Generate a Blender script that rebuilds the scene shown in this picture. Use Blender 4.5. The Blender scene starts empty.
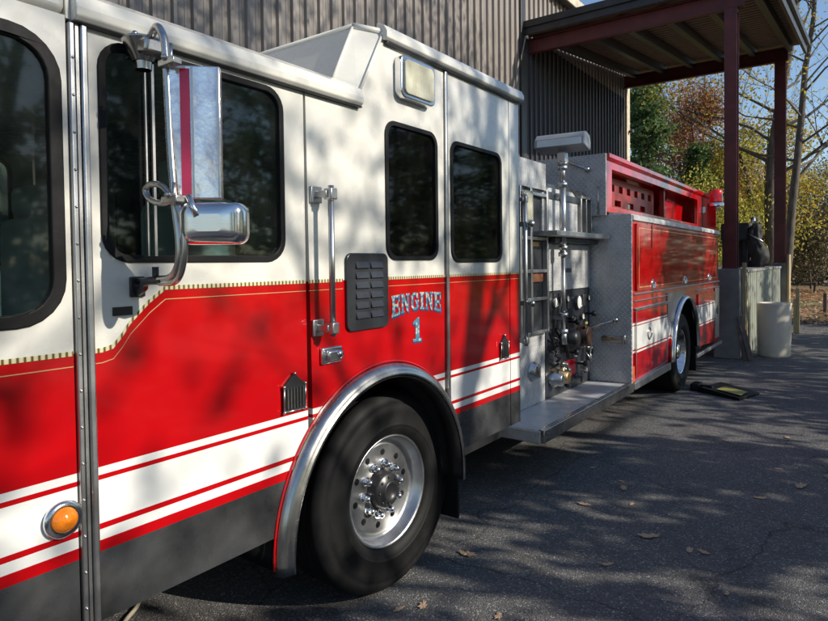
import bpy, bmesh, math, random
import numpy as np
from mathutils import Vector, Matrix
from mathutils.geometry import tessellate_polygon
R = math.radians
PI = math.pi
scene = bpy.context.scene
C = scene.collection
random.seed(7)

# ------------------------------------------------------------------ materials
class NT:
    def __init__(s, name):
        s.m = bpy.data.materials.new(name); s.m.use_nodes = True
        s.t = s.m.node_tree; s.b = s.t.nodes['Principled BSDF']
    def n(s, kind, **kw):
        nd = s.t.nodes.new(kind)
        for k, v in kw.items():
            if k.startswith('_'):
                setattr(nd, k[1:], v)
            else:
                nd.inputs[k.replace('__', ' ')].default_value = v
        return nd
    def l(s, a, b): s.t.links.new(a, b)
    def coord(s, out='Object'):
        return s.n('ShaderNodeTexCoord').outputs[out]
    def mapping(s, vec, scale=(1, 1, 1), rot=(0, 0, 0)):
        m = s.n('ShaderNodeMapping'); m.inputs['Scale'].default_value = scale; m.inputs['Rotation'].default_value = rot
        s.l(vec, m.inputs['Vector']); return m.outputs['Vector']
    def noise(s, vec, scale, detail=4, rough=.55):
        n = s.n('ShaderNodeTexNoise', Scale=scale, Detail=detail, Roughness=rough); s.l(vec, n.inputs['Vector']); return n.outputs['Fac']
    def ramp(s, fac, stops):
        r = s.n('ShaderNodeValToRGB'); e = r.color_ramp.elements
        while len(e) < len(stops): e.new(.5)
        for i, (p, c) in enumerate(stops):
            e[i].position = p; e[i].color = (c[0], c[1], c[2], 1) if not isinstance(c, (int, float)) else (c, c, c, 1)
        s.l(fac, r.inputs['Fac']); return r.outputs['Color']
    def mix(s, fac, a, b, mode='MIX'):
        m = s.n('ShaderNodeMix', _data_type='RGBA', _blend_type=mode)
        for sock, v in ((m.inputs[0], fac), (m.inputs[6], a), (m.inputs[7], b)):
            if isinstance(v, bpy.types.NodeSocket): s.l(v, sock)
            elif isinstance(v, (int, float)): sock.default_value = v
            else: sock.default_value = (*v, 1)
        return m.outputs[2]
    def math(s, op, a, b=0.0, c=0.0):
        m = s.n('ShaderNodeMath', _operation=op)
        for i, v in enumerate((a, b, c)):
            if isinstance(v, bpy.types.NodeSocket): s.l(v, m.inputs[i])
            else: m.inputs[i].default_value = v
        return m.outputs[0]
    def bump(s, h, strength=.3, dist=.01, normal=None):
        b = s.n('ShaderNodeBump', Strength=strength, Distance=dist); s.l(h, b.inputs['Height'])
        s.l(b.outputs['Normal'], s.b.inputs['Normal']); return b
    def set(s, **kw):
        for k, v in kw.items():
            i = s.b.inputs[k.replace('_', ' ')]
            if isinstance(v, bpy.types.NodeSocket): s.l(v, i)
            elif isinstance(v, tuple): i.default_value = (*v, 1) if len(v) == 3 else v
            else: i.default_value = v
        return s

def simple(name, col, rough=.5, metal=0., var=.12, scale=6, bump=0., **kw):
    t = NT(name); v = t.coord()
    n = t.noise(v, scale, 5)
    d = tuple(max(0, c * (1 - var)) for c in col); h = tuple(min(1, c * (1 + var)) for c in col)
    t.set(Base_Color=t.ramp(n, [(.3, d), (.7, h)]), Metallic=metal)
    n2 = t.noise(v, scale * 5, 3)
    t.set(Roughness=t.math('MULTIPLY_ADD', n2, .18, max(0.02, rough - .09)))
    if bump: t.bump(n2, bump, .004)
    t.set(**kw)
    return t.m

M = {}
def paint(name, col, dirt, rough=.16):
    t = NT(name); v = t.coord()
    n = t.noise(v, 2.2, 6, .6)
    n3 = t.noise(t.mapping(v, (1, 3, .7)), 9, 5, .7)
    grime = t.ramp(n3, [(.58, 0.), (.9, .14)])
    base = t.ramp(n, [(.25, tuple(c * .93 for c in col)), (.75, col)])
    t.set(Base_Color=t.mix(grime, base, dirt), Coat_Weight=.6, Coat_Roughness=.05)
    t.set(Roughness=t.ramp(t.noise(v, 14, 4), [(.3, rough), (.8, rough + .16)]))
    t.set(Specular_IOR_Level=.5)
    w = t.noise(v, 1.3, 2); t.bump(w, .12, .01)
    return t.m
M['white'] = paint('cream_white_paint', (.77, .75, .685), (.42, .39, .33), .2)
M['red'] = paint('fire_red_paint', (.47, .0018, .004), (.16, .010, .01), .10)
M['redglass'] = paint('glossy_red_paint', (.42, .0015, .003), (.14, .012, .01), .03)
M['stripe'] = paint('reflective_white_stripe', (.78, .78, .76), (.5, .5, .5), .3)
M['orange'] = simple('orange_plastic', (.75, .10, .02), .35)
M['salmon'] = simple('faded_red_board', (.36, .035, .02), .4)

def brushed(name, col, rough, smudge=.35, scale=(1, 6, 60)):
    t = NT(name); v = t.coord()
    n = t.noise(t.mapping(v, scale), 5, 4); b = t.noise(v, 5, 6, .65)
    t.set(Base_Color=t.ramp(b, [(.3, tuple(c * (1 - smudge) for c in col)), (.7, col)]), Metallic=1.)
    t.set(Roughness=t.math('MULTIPLY_ADD', b, .3, rough)); t.bump(n, .08, .002)
    return t.m
M['steel'] = simple('scuffed_steel', (.095, .097, .10), .28, metal=.6, var=.6, scale=4, bump=.03)
M['alu'] = brushed('aluminium', (.62, .62, .62), .22, .25)
M['chrome'] = brushed('chrome', (.80, .80, .81), .03, .15)
M['chrome2'] = brushed('dull_chrome', (.62, .60, .57), .12, .35)
def wavy():
    t = NT('reflection_mottled_chrome'); v = t.coord(); t.set(Base_Color=(.88, .86, .86), Metallic=.85, Roughness=.2)
    n = t.noise(v, 5, 2, .5); t.set(Base_Color=t.ramp(t.noise(t.mapping(v, (1, 1, .5)), 14, 5, .6), [(.38, (.55, .50, .52)), (.6, (.86, .84, .85))])); t.bump(t.noise(v, 16, 3), .35, .01); return t.m  # pinkish grey mottle in the colour imitates broken reflections; bump warps the real ones
M['chromewavy'] = wavy()
M['step'] = simple('worn_aluminium_step', (.58, .57, .55), .3, metal=.35, var=.25, scale=5)
M['wheelalu'] = brushed('polished_wheel', (.78, .78, .79), .2, .35, (30, 30, 30))

def tread(name, ax, col=(.70, .70, .70), s=.042):
    t = NT(name); v = t.coord(); sp = t.n('ShaderNodeSeparateXYZ'); t.l(v, sp.inputs[0])
    a, b = sp.outputs[ax[0]], sp.outputs[ax[1]]
    u = t.math('DIVIDE', t.math('ADD', a, b), s); w = t.math('DIVIDE', t.math('SUBTRACT', a, b), s)
    fu = t.math('SUBTRACT', t.math('FRACT', u), .5); fw = t.math('SUBTRACT', t.math('FRACT', w), .5)
    par = t.math('PINGPONG', t.math('ADD', t.math('FLOOR', u), t.math('FLOOR', w)), 1.)
    def loz(p, q):
        return t.math('SUBTRACT', 1., t.math('ADD', t.math('POWER', t.math('DIVIDE', t.math('ABSOLUTE', p), .46), 2.), t.math('POWER', t.math('DIVIDE', t.math('ABSOLUTE', q), .15), 2.)))
    A, B = loz(fu, fw), loz(fw, fu)
    h = t.math('MAXIMUM', 0., t.math('ADD', t.math('MULTIPLY', par, A), t.math('MULTIPLY', t.math('SUBTRACT', 1., par), B)))
    h = t.math('POWER', h, .5)
    d = t.noise(v, 6, 6, .65)
    c0 = t.ramp(d, [(.3, tuple(x * .6 for x in col)), (.72, col)])
    t.set(Base_Color=t.mix(t.math('MULTIPLY', h, .6), c0, (.80, .80, .80)), Metallic=.22)
    t.set(Roughness=t.math('MULTIPLY_ADD', d, .3, .22)); t.bump(h, 1., .004)
    return t.m
M['treadYZ'] = tread('tread_plate_side', ('Y', 'Z'))
M['treadXZ'] = tread('tread_plate_front', ('X', 'Z'), (.58, .58, .59), .055)
M['treadXY'] = tread('tread_plate_flat', ('X', 'Y'))
M['rubber'] = simple('black_rubber', (.006, .006, .007), .55, var=.3, scale=9, bump=.15, Specular_IOR_Level=.25)
def tyre_mat():
    t = NT('tyre_rubber'); v = t.coord()
    n = t.noise(v, 16, 9, .75); n2 = t.noise(v, 90, 3)
    t.set(Base_Color=t.ramp(n, [(.40, (.006, .006, .007)), (.62, (.009, .009, .009)), (.74, (.012, .012, .011)), (.80, (.028, .025, .022))]), Roughness=t.math('MULTIPLY_ADD', n, .3, .5))
    t.set(Specular_IOR_Level=.28); t.bump(n2, .25, .003); return t.m
M['tyre'] = tyre_mat()
M['black'] = simple('black_paint', (.02, .02, .022), .35)
M['panelblack'] = simple('black_control_panel', (.028, .030, .036), .3, var=.3)
M['cabin'] = simple('dark_cab_interior', (.05, .055, .06), .8)
M['seat'] = simple('teal_grey_seat', (.36, .50, .54), .7)
M['greyplastic'] = simple('grey_housing', (.33, .34, .36), .4)
M['brass'] = brushed('brass', (.62, .42, .18), .2)
M['gold'] = None
def gold():
    t = NT('gold_leaf_stripe'); v = t.coord(); sp = t.n('ShaderNodeSeparateXYZ'); t.l(v, sp.inputs[0])
    w = t.n('ShaderNodeTexWave', _wave_type='BANDS', _bands_direction='Y', Scale=17.); t.l(v, w.inputs['Vector'])
    t.set(Base_Color=t.ramp(w.outputs['Fac'], [(.15, (.16, .11, .04)), (.38, (.72, .60, .26)), (.8, (.82, .78, .55))]), Metallic=.3, Roughness=.3)
    return t.m
M['gold'] = gold()
M['goldline'] = simple('gold_pinstripe', (.62, .42, .20), .35, metal=.2)
M['amber'] = simple('amber_lens', (.85, .22, .01), .12, var=.25, scale=30, Coat_Weight=.5)
M['redlens'] = simple('red_lens', (.75, .01, .02), .1, var=.2, scale=30, Coat_Weight=.5)
def ribl():
    t = NT('ribbed_cream_lens'); v = t.coord(); w = t.n('ShaderNodeTexWave', _wave_type='BANDS', _bands_direction='Y', Scale=22.); t.l(v, w.inputs['Vector'])
    t.set(Base_Color=t.ramp(t.noise(v, 12, 4), [(.3, (.50, .47, .32)), (.7, (.74, .72, .56))]), Roughness=.12, Coat_Weight=.6); t.bump(w.outputs['Fac'], .35, .01); return t.m
M['cream'] = ribl()
M['bluedark'] = simple('lettering_blue', (.02, .06, .16), .3)
M['letter'] = None
def letter():
    t = NT('lettering_silver_gold'); v = t.coord(); vo = t.n('ShaderNodeTexVoronoi', Scale=55.); t.l(v, vo.inputs['Vector'])
    t.set(Base_Color=t.ramp(vo.outputs['Distance'], [(.12, (.70, .50, .12)), (.34, (.62, .72, .74)), (.55, (.10, .26, .38))]), Metallic=.3, Roughness=.3)
    return t.m
M['letter'] = letter()
M['label'] = simple('white_label', (.75, .75, .72), .4)
M['yellow'] = simple('yellow_paint', (.30, .29, .07), .5, var=.3)
M['wood'] = None
def wood(name, a, b):
    t = NT(name); v = t.coord(); n = t.noise(t.mapping(v, (8, 8, .8)), 6, 6, .65)
    t.set(Base_Color=t.ramp(n, [(.3, a), (.7, b)]), Roughness=.8); t.bump(n, .3, .004); return t.m
M['wood'] = wood('weathered_board', (.30, .22, .12), (.55, .44, .26))
M['darkwood'] = wood('dark_board', (.07, .06, .06), (.22, .18, .16))
def glass(name, tint, rough=.0, dirt=.04):
    t = NT(name); t.t.nodes.remove(t.b)
    out = [n for n in t.t.nodes if n.type == 'OUTPUT_MATERIAL'][0]
    tr = t.n('ShaderNodeBsdfTransparent'); tr.inputs['Color'].default_value = (*tint, 1)
    gl = t.n('ShaderNodeBsdfGlossy', Roughness=.04); gl.inputs['Color'].default_value = (.9, .9, .9, 1)
    df = t.n('ShaderNodeBsdfDiffuse'); df.inputs['Color'].default_value = (.35, .37, .36, 1)
    v = t.coord(); sm = t.ramp(t.noise(t.mapping(v, (1, 1, .6)), 5, 7, .7), [(.4, dirt * .3), (.75, dirt * 1.8)])
    m0 = t.n('ShaderNodeMixShader'); t.l(sm, m0.inputs[0]); t.l(tr.outputs[0], m0.inputs[1]); t.l(df.outputs[0], m0.inputs[2])
    fr = t.n('ShaderNodeFresnel', IOR=1.36)
    bp = t.n('ShaderNodeBump', Strength=.15, Distance=.01); t.l(t.noise(v, 1.5, 2), bp.inputs['Height']); t.l(bp.outputs[0], gl.inputs['Normal'])
    m1 = t.n('ShaderNodeMixShader'); t.l(fr.outputs[0], m1.inputs[0]); t.l(m0.outputs[0], m1.inputs[1]); t.l(gl.outputs[0], m1.inputs[2])
    t.l(m1.outputs[0], out.inputs['Surface']); return t.m
M['glass'] = glass('tinted_window_glass', (.62, .70, .68), dirt=.02)
M['darkglass'] = glass('dark_window_glass', (.10, .13, .13), dirt=.015)

def asphalt():
    t = NT('worn_asphalt'); v = t.coord()
    big = t.noise(v, .45, 5, .6); mid = t.noise(v, 3.5, 6, .65)
    vo = t.n('ShaderNodeTexVoronoi', Scale=130.); t.l(v, vo.inputs['Vector'])
    sep = t.n('ShaderNodeSeparateColor'); t.l(vo.outputs['Color'], sep.inputs[0])
    base = t.ramp(big, [(.3, (.112, .110, .111)), (.7, (.158, .153, .149))])
    base = t.mix(t.ramp(mid, [(.45, 0.), (.8, .5)]), base, (.16, .15, .137))
    st = t.ramp(sep.outputs[0], [(.0, .6), (.5, .9), (.86, 1.15), (.95, 1.9), (1., 3.)])
    stain = t.ramp(t.noise(t.mapping(v, (1, .8, 1)), 1.1, 6, .7), [(.54, 1.), (.66, .55)])
    # cracks
    wv = t.n('ShaderNodeTexVoronoi', Scale=.55, _feature='DISTANCE_TO_EDGE')
    w2 = t.n('ShaderNodeVectorMath', _operation='ADD'); nz = t.n('ShaderNodeTexNoise', Scale=2.5, Detail=4.); t.l(v, nz.inputs['Vector'])
    sc = t.n('ShaderNodeVectorMath', _operation='SCALE', Scale=.35); t.l(nz.outputs['Color'], sc.inputs[0]); t.l(v, w2.inputs[0]); t.l(sc.outputs[0], w2.inputs[1]); t.l(w2.outputs[0], wv.inputs['Vector'])
    crack = t.ramp(wv.outputs['Distance'], [(.0, .35), (.006, 1.)])
    col = t.mix(1., base, st, 'MULTIPLY'); col = t.mix(.75, col, crack, 'MULTIPLY'); col = t.mix(.8, col, stain, 'MULTIPLY')
    t.set(Base_Color=col, Roughness=.85, Specular_IOR_Level=.3)
    fine = t.noise(v, 140, 3)
    h = t.math('ADD', t.math('MULTIPLY', vo.outputs['Distance'], -1.), t.math('MULTIPLY', fine, .5))
    t.bump(h, .7, .006); return t.m
M['asphalt'] = asphalt()
def litter():
    t = NT('leaf_litter_ground'); v = t.coord(); n = t.noise(v, .35, 5, .6); vo = t.n('ShaderNodeTexVoronoi', Scale=9.); t.l(v, vo.inputs['Vector'])
    sep = t.n('ShaderNodeSeparateColor'); t.l(vo.outputs['Color'], sep.inputs[0])
    c = t.ramp(sep.outputs[0], [(0, (.12, .05, .025)), (.35, (.25, .12, .05)), (.7, (.34, .20, .09)), (1, (.45, .30, .15))])
    c = t.mix(t.ramp(n, [(.5, 0.), (.62, .8)]), c, (.10, .10, .035))
    t.set(Base_Color=c, Roughness=.9); t.bump(vo.outputs['Distance'], .6, .05); return t.m
M['litter'] = litter()
M['grass'] = simple('dry_grass', (.16, .17, .06), .9, var=.4, scale=3)
def siding(name, col, streak):
    t = NT(name); v = t.coord()
    n = t.noise(t.mapping(v, (5, 5, .35)), 3, 7, .7); n2 = t.noise(v, .8, 5)
    c = t.ramp(n, [(.3, tuple(x * (1 - streak) for x in col)), (.7, tuple(x * 1.1 for x in col))])
    c = t.mix(t.ramp(n2, [(.4, 0.), (.8, .35)]), c, tuple(x * .55 for x in col))
    t.set(Base_Color=c, Roughness=.5, Metallic=.25); return t.m
M['siding'] = siding('weathered_metal_siding', (.30, .265, .235), .45)
M['sidingshade'] = siding('shade_toned_siding', (.060, .056, .062), .3)  # near-black tone holds the shade below the canopy
M['trim'] = simple('cream_trim', (.55, .48, .36), .6, var=.25)
M['fascia'] = simple('black_metal_fascia', (.035, .035, .037), .45, var=.3)
M['maroon'] = simple('maroon_steel', (.11, .018, .018), .5, var=.35, scale=3, bump=.05)
M['soffit'] = simple('brown_roof_sheet', (.13, .085, .062), .55, var=.25)
M['concrete'] = simple('grey_concrete', (.23, .225, .215), .85, var=.3, scale=2.5, bump=.3)
M['dockpanel'] = siding('pale_corrugated_sheet', (.50, .52, .44), .5)
M['barrel'] = simple('tan_plastic', (.74, .67, .56), .45, var=.12, scale=3)
M['tarp'] = simple('black_tarp', (.016, .016, .018), .7, var=.4, scale=6)

def bark(name, a, b):
    t = NT(name); v = t.coord(); n = t.noise(t.mapping(v, (3, 3, .7)), 3, 7, .7)
    t.set(Base_Color=t.ramp(n, [(.35, a), (.65, b)]), Roughness=.9); t.bump(n, .5, .03); return t.m
M['bark'] = bark('grey_bark', (.045, .036, .03), (.13, .105, .085))
M['barkpale'] = bark('pale_bark', (.045, .036, .028), (.14, .115, .09))
def leafmat(name, cols, tr=.35):
    t = NT(name); g = t.n('ShaderNodeNewGeometry')
    k = len(cols) - 1
    col = t.ramp(g.outputs['Random Per Island'], [(i / k, c) for i, c in enumerate(cols)])
    t.set(Base_Color=col, Roughness=.65, Specular_IOR_Level=.25)
    out = [n for n in t.t.nodes if n.type == 'OUTPUT_MATERIAL'][0]
    tl = t.n('ShaderNodeBsdfTranslucent'); t.l(col, tl.inputs['Color'])
    mx = t.n('ShaderNodeMixShader'); mx.inputs[0].default_value = tr
    t.l(t.b.outputs[0], mx.inputs[1]); t.l(tl.outputs[0], mx.inputs[2]); t.l(mx.outputs[0], out.inputs['Surface'])
    return t.m
M['lgreen'] = leafmat('evergreen_needles', [(.07, .13, .065), (.14, .22, .09), (.24, .32, .11)], .55)
M['lyg'] = leafmat('yellow_green_leaves', [(.20, .25, .05), (.42, .40, .08), (.66, .54, .12)], .6)
M['lorange'] = leafmat('rust_orange_leaves', [(.20, .08, .04), (.38, .17, .07), (.45, .27, .11)], .5)
M['lyellow'] = leafmat('golden_leaves', [(.36, .25, .04), (.62, .46, .07), (.34, .32, .07)], .55)
M['lbrush'] = leafmat('dull_brush_leaves', [(.10, .10, .06), (.20, .18, .11), (.36, .30, .19)], .5)
M['ldry'] = leafmat('dry_oak_leaf', [(.30, .15, .07), (.42, .25, .14), (.52, .38, .26)], .1)

# ------------------------------------------------------------------ object helpers
ORI = {}
def meta(o, label=None, cat=None, group=None, kind=None):
    if label: o['label'] = label
    if cat: o['category'] = cat
    if group: o['group'] = group
    if kind: o['kind'] = kind
    return o
def thing(name, label, cat, loc, group=None):
    o = bpy.data.objects.new(name, None); C.objects.link(o); o.location = loc; o.empty_display_size = .2
    ORI[o.name] = Vector(loc)
    return meta(o, label, cat, group)
class MB:
    """collects shapes in world coordinates, links them as one mesh object"""
    def __init__(s): s.b = bmesh.new(); s.mi = 0
    def _f(s, vs, smooth=False):
        try: f = s.b.faces.new(vs)
        except ValueError: return None
        f.material_index = s.mi; f.smooth = smooth; return f
    def box(s, x0, x1, y0, y1, z0, z1, bev=0., mat=None):
        vs = [s.b.verts.new((x, y, z)) for x in (x0, x1) for y in (y0, y1) for z in (z0, z1)]
        fs = [s._f([vs[i] for i in q]) for q in ((0, 1, 3, 2), (4, 6, 7, 5), (0, 4, 5, 1), (2, 3, 7, 6), (0, 2, 6, 4), (1, 5, 7, 3))]
        if bev:
            es = set(e for f in fs for e in f.edges)
            r = bmesh.ops.bevel(s.b, geom=list(es), offset=bev, segments=2, profile=.5, affect='EDGES')
            for f in r['faces']: f.smooth = True; f.material_index = s.mi
            vs = list(set(v for f in r['faces'] for v in f.verts) | set(v for v in vs if v.is_valid))
        if mat is not None:
            for v in vs: v.co = mat @ v.co
        return vs
    def tube(s, pts, r, n=10, caps=True):
        pts = [Vector(p) for p in pts]; rs = r if isinstance(r, (list, tuple)) else [r] * len(pts)
        rings = []; prev = None
        for i, p in enumerate(pts):
            d = (pts[min(i + 1, len(pts) - 1)] - pts[max(i - 1, 0)]).normalized()
            if prev is None:
                a = Vector((0, 0, 1)) if abs(d.z) < .9 else Vector((1, 0, 0)); u = d.cross(a).normalized()
            else:
                u = (prev - d * prev.dot(d)).normalized()
            prev = u; w = d.cross(u)
            rings.append([s.b.verts.new(p + (u * math.cos(t) + w * math.sin(t)) * rs[i]) for t in (2 * PI * k / n for k in range(n))])
        for a, b in zip(rings, rings[1:]):
            for k in range(n): s._f((a[k], a[(k + 1) % n], b[(k + 1) % n], b[k]), True)
        if caps: s._f(rings[0][::-1]); s._f(rings[-1])
        return s
    def lathe(s, prof, c, axis='X', n=40, mat=None, mats=None, closed=False):
        """prof: (axial, radius) pairs"""
        c = Vector(c); rings = []
        for a, r in prof:
            ring = []
            for k in range(n):
                t = 2 * PI * k / n
                if axis == 'X': p = Vector((a, math.cos(t) * r, math.sin(t) * r))
                elif axis == 'Y': p = Vector((math.cos(t) * r, a, math.sin(t) * r))
                else: p = Vector((math.cos(t) * r, math.sin(t) * r, a))
                if mat: p = mat @ p
                ring.append(s.b.verts.new(c + p))
            rings.append(ring)
        prs = list(zip(rings, rings[1:]))
        if closed: prs.append((rings[-1], rings[0]))
        for i, (a, b) in enumerate(prs):
            if mats: s.mi = mats[i]
            for k in range(n): s._f((a[k], a[(k + 1) % n], b[(k + 1) % n], b[k]), True)
        return s
    def disc(s, ring_r, c, axis='X', n=24, mat=None, a=0.):
        c = Vector(c); vs = []
        for k in range(n):
            t = 2 * PI * k / n
            p = Vector((a, math.cos(t) * ring_r, math.sin(t) * ring_r)) if axis == 'X' else (Vector((math.cos(t) * ring_r, a, math.sin(t) * ring_r)) if axis == 'Y' else Vector((math.cos(t) * ring_r, math.sin(t) * ring_r, a)))
            if mat: p = mat @ p
            vs.append(s.b.verts.new(c + p))
        s._f(vs); return s
    def ball(s, c, r, n=8, sc=(1, 1, 1)):
        g = bmesh.ops.create_uvsphere(s.b, u_segments=n * 2, v_segments=n, radius=r)
        for v in g['verts']: v.co = Vector((v.co.x * sc[0], v.co.y * sc[1], v.co.z * sc[2])) + Vector(c)
        for v in g['verts']:
            for f in v.link_faces: f.smooth = True; f.material_index = s.mi
        return s
    def poly(s, pts):
        s._f([s.b.verts.new(p) for p in pts]); return s
    def prism(s, pts, d):
        """pts: planar loop; d: offset vector"""
        d = Vector(d); a = [s.b.verts.new(p) for p in pts]; b = [s.b.verts.new(Vector(p) + d) for p in pts]
        s._f(a); s._f(b[::-1])
        for i in range(len(a)): s._f((a[i], b[i], b[(i + 1) % len(a)], a[(i + 1) % len(a)]))
        return s
    def build(s, name, mats, parent=None, label=None, cat=None, group=None, kind=None, recalc=True, bevel=0):
        me = bpy.data.meshes.new(name)
        root = Vector((0, 0, 0)); top = parent
        while top is not None and top.parent is not None: top = top.parent
        if top is not None: root = Vector(top.location)
        if recalc: bmesh.ops.recalc_face_normals(s.b, faces=s.b.faces)
        o = bpy.data.objects.new(name, me)
        if parent is None:
            xs = [v.co for v in s.b.verts]
            root = Vector(((min(v.x for v in xs) + max(v.x for v in xs)) / 2, (min(v.y for v in xs) + max(v.y for v in xs)) / 2, min(v.z for v in xs)))
            if kind == 'structure': root = Vector((0, 0, 0))
            o.location = root
        for v in s.b.verts: v.co -= root
        s.b.to_mesh(me); s.b.free()
        for m in (mats if isinstance(mats, (list, tuple)) else [mats]): me.materials.append(M[m] if isinstance(m, str) else m)
        C.objects.link(o)
        if parent is not None: o.parent = parent
        if bevel:
            bv = o.modifiers.new('bevel', 'BEVEL'); bv.width = bevel; bv.segments = 2; bv.limit_method = 'ANGLE'; bv.angle_limit = R(40)
        return meta(o, label, cat, group, kind)

def rrect(y0, y1, z0, z1, r, n=6):
    out = []
    for cy, cz, a0 in ((y1 - r, z1 - r, 0), (y0 + r, z1 - r, 90), (y0 + r, z0 + r, 180), (y1 - r, z0 + r, 270)):
        for k in range(n + 1):
            t = R(a0 + 90 * k / n); out.append((cy + r * math.cos(t), cz + r * math.sin(t)))
    return out
def panel(mb, outline, holes, x, th, cuts=(), color=None):
    """flat panel in the plane X=x (outline in Y,Z) with holes, thickness th toward -X, split into livery bands"""
    loops = [outline] + list(holes)
    flat = [Vector((p[0], p[1], 0)) for lp in loops for p in lp]
    tris = tessellate_polygon([[Vector((p[0], p[1], 0)) for p in lp] for lp in loops])
    b2 = bmesh.new()
    vs = [b2.verts.new((x, p.x, p.y)) for p in flat]
    for t in tris:
        try: b2.faces.new([vs[i] for i in t])
        except ValueError: pass
    for (y, z, ny, nz) in cuts:
        bmesh.ops.bisect_plane(b2, geom=list(b2.verts) + list(b2.edges) + list(b2.faces), plane_co=(x, y, z), plane_no=(0, ny, nz), dist=1e-5)
    mp = {}
    for v in b2.verts: mp[v] = (mb.b.verts.new(v.co), mb.b.verts.new(v.co - Vector((th, 0, 0))))
    for f in b2.faces:
        c = f.calc_center_median(); mb.mi = color(c.y, c.z) if color else mb.mi
        mb._f([mp[v][0] for v in f.verts]); mb._f([mp[v][1] for v in reversed(f.verts)])
    for e in b2.edges:
        if len(e.link_faces) == 1:
            c = (e.verts[0].co + e.verts[1].co) / 2; mb.mi = color(c.y, c.z) if color else mb.mi
            a, b = e.verts; mb._f((mp[a][0], mp[b][0], mp[b][1], mp[a][1]))
    b2.free()
def ring(mb, outer, inner, x, th):
    panel(mb, outer, [inner], x, th)

# ------------------------------------------------------------------ ground
g = MB(); g.poly([(-300, -300, -.012), (300, -300, -.012), (300, 300, -.012), (-300, 300, -.012)]); g.build('ground', 'litter', kind='structure')
g = MB()
for i in range(24):
    pass
edge = [(60 - i * 3, 19.6 + .35 * math.sin(i * 1.7) + .2 * math.sin(i * 4.1), 0) for i in range(0, 41)]
g.poly([(60, -60, 0)] + edge + [(-60, -60, 0)]); g.build('asphalt_lot', 'asphalt', kind='structure')
g = MB(); g.poly([(12, 26.5, -.004), (12, 29.5, -.004), (-10, 30, -.004), (-10, 27, -.004)]); g.build('grass_strip', 'grass', kind='structure')

# ------------------------------------------------------------------ fire engine
T = thing('fire_engine', 'large red and white fire engine lettered ENGINE 1 parked along the metal building', 'fire engine', (-1.25, 5.5, 0))
GOLDZ = 1.661
curve = [(0.0, 1.478), (.965, 1.479), (1.0, 1.487), (1.03, 1.520), (1.056, 1.557), (1.12, 1.617), (1.18, GOLDZ), (4.0, GOLDZ)]
def goldz(y):
    for (a, b), (c, d) in zip(curve, curve[1:]):
        if a <= y <= c: return b + (d - b) * (y - a) / (c - a)
    return GOLDZ
ZB = (.868, .902, .935, .953, 1.086, 1.101, 1.125)
def liv(y, z):
    if z < ZB[0]: return 3
    if z < ZB[1]: return 1
    if z < ZB[2]: return 2
    if z < ZB[3]: return 1
    if z < ZB[4]: return 2
    if z < ZB[5]: return 1
    if z < ZB[6]: return 2
    return 1 if z < goldz(y) else 0
LM = ['white', 'red', 'stripe', 'steel']
hc = [(0, z, 0, 1) for z in ZB]
front_cuts = hc + [(0, 1.479, 0, 1)]
door_cuts = list(hc)
for (a, b), (c, d) in zip(curve[1:-1], curve[2:-1]): door_cuts.append((a, b, -(d - b), (c - a)))
door_cuts.append((0, GOLDZ, 0, 1)); door_cuts += [(y, 0, 1, 0) for y, z in curve[1:-1]]
mid_cuts = hc + [(0, GOLDZ, 0, 1)]

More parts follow.
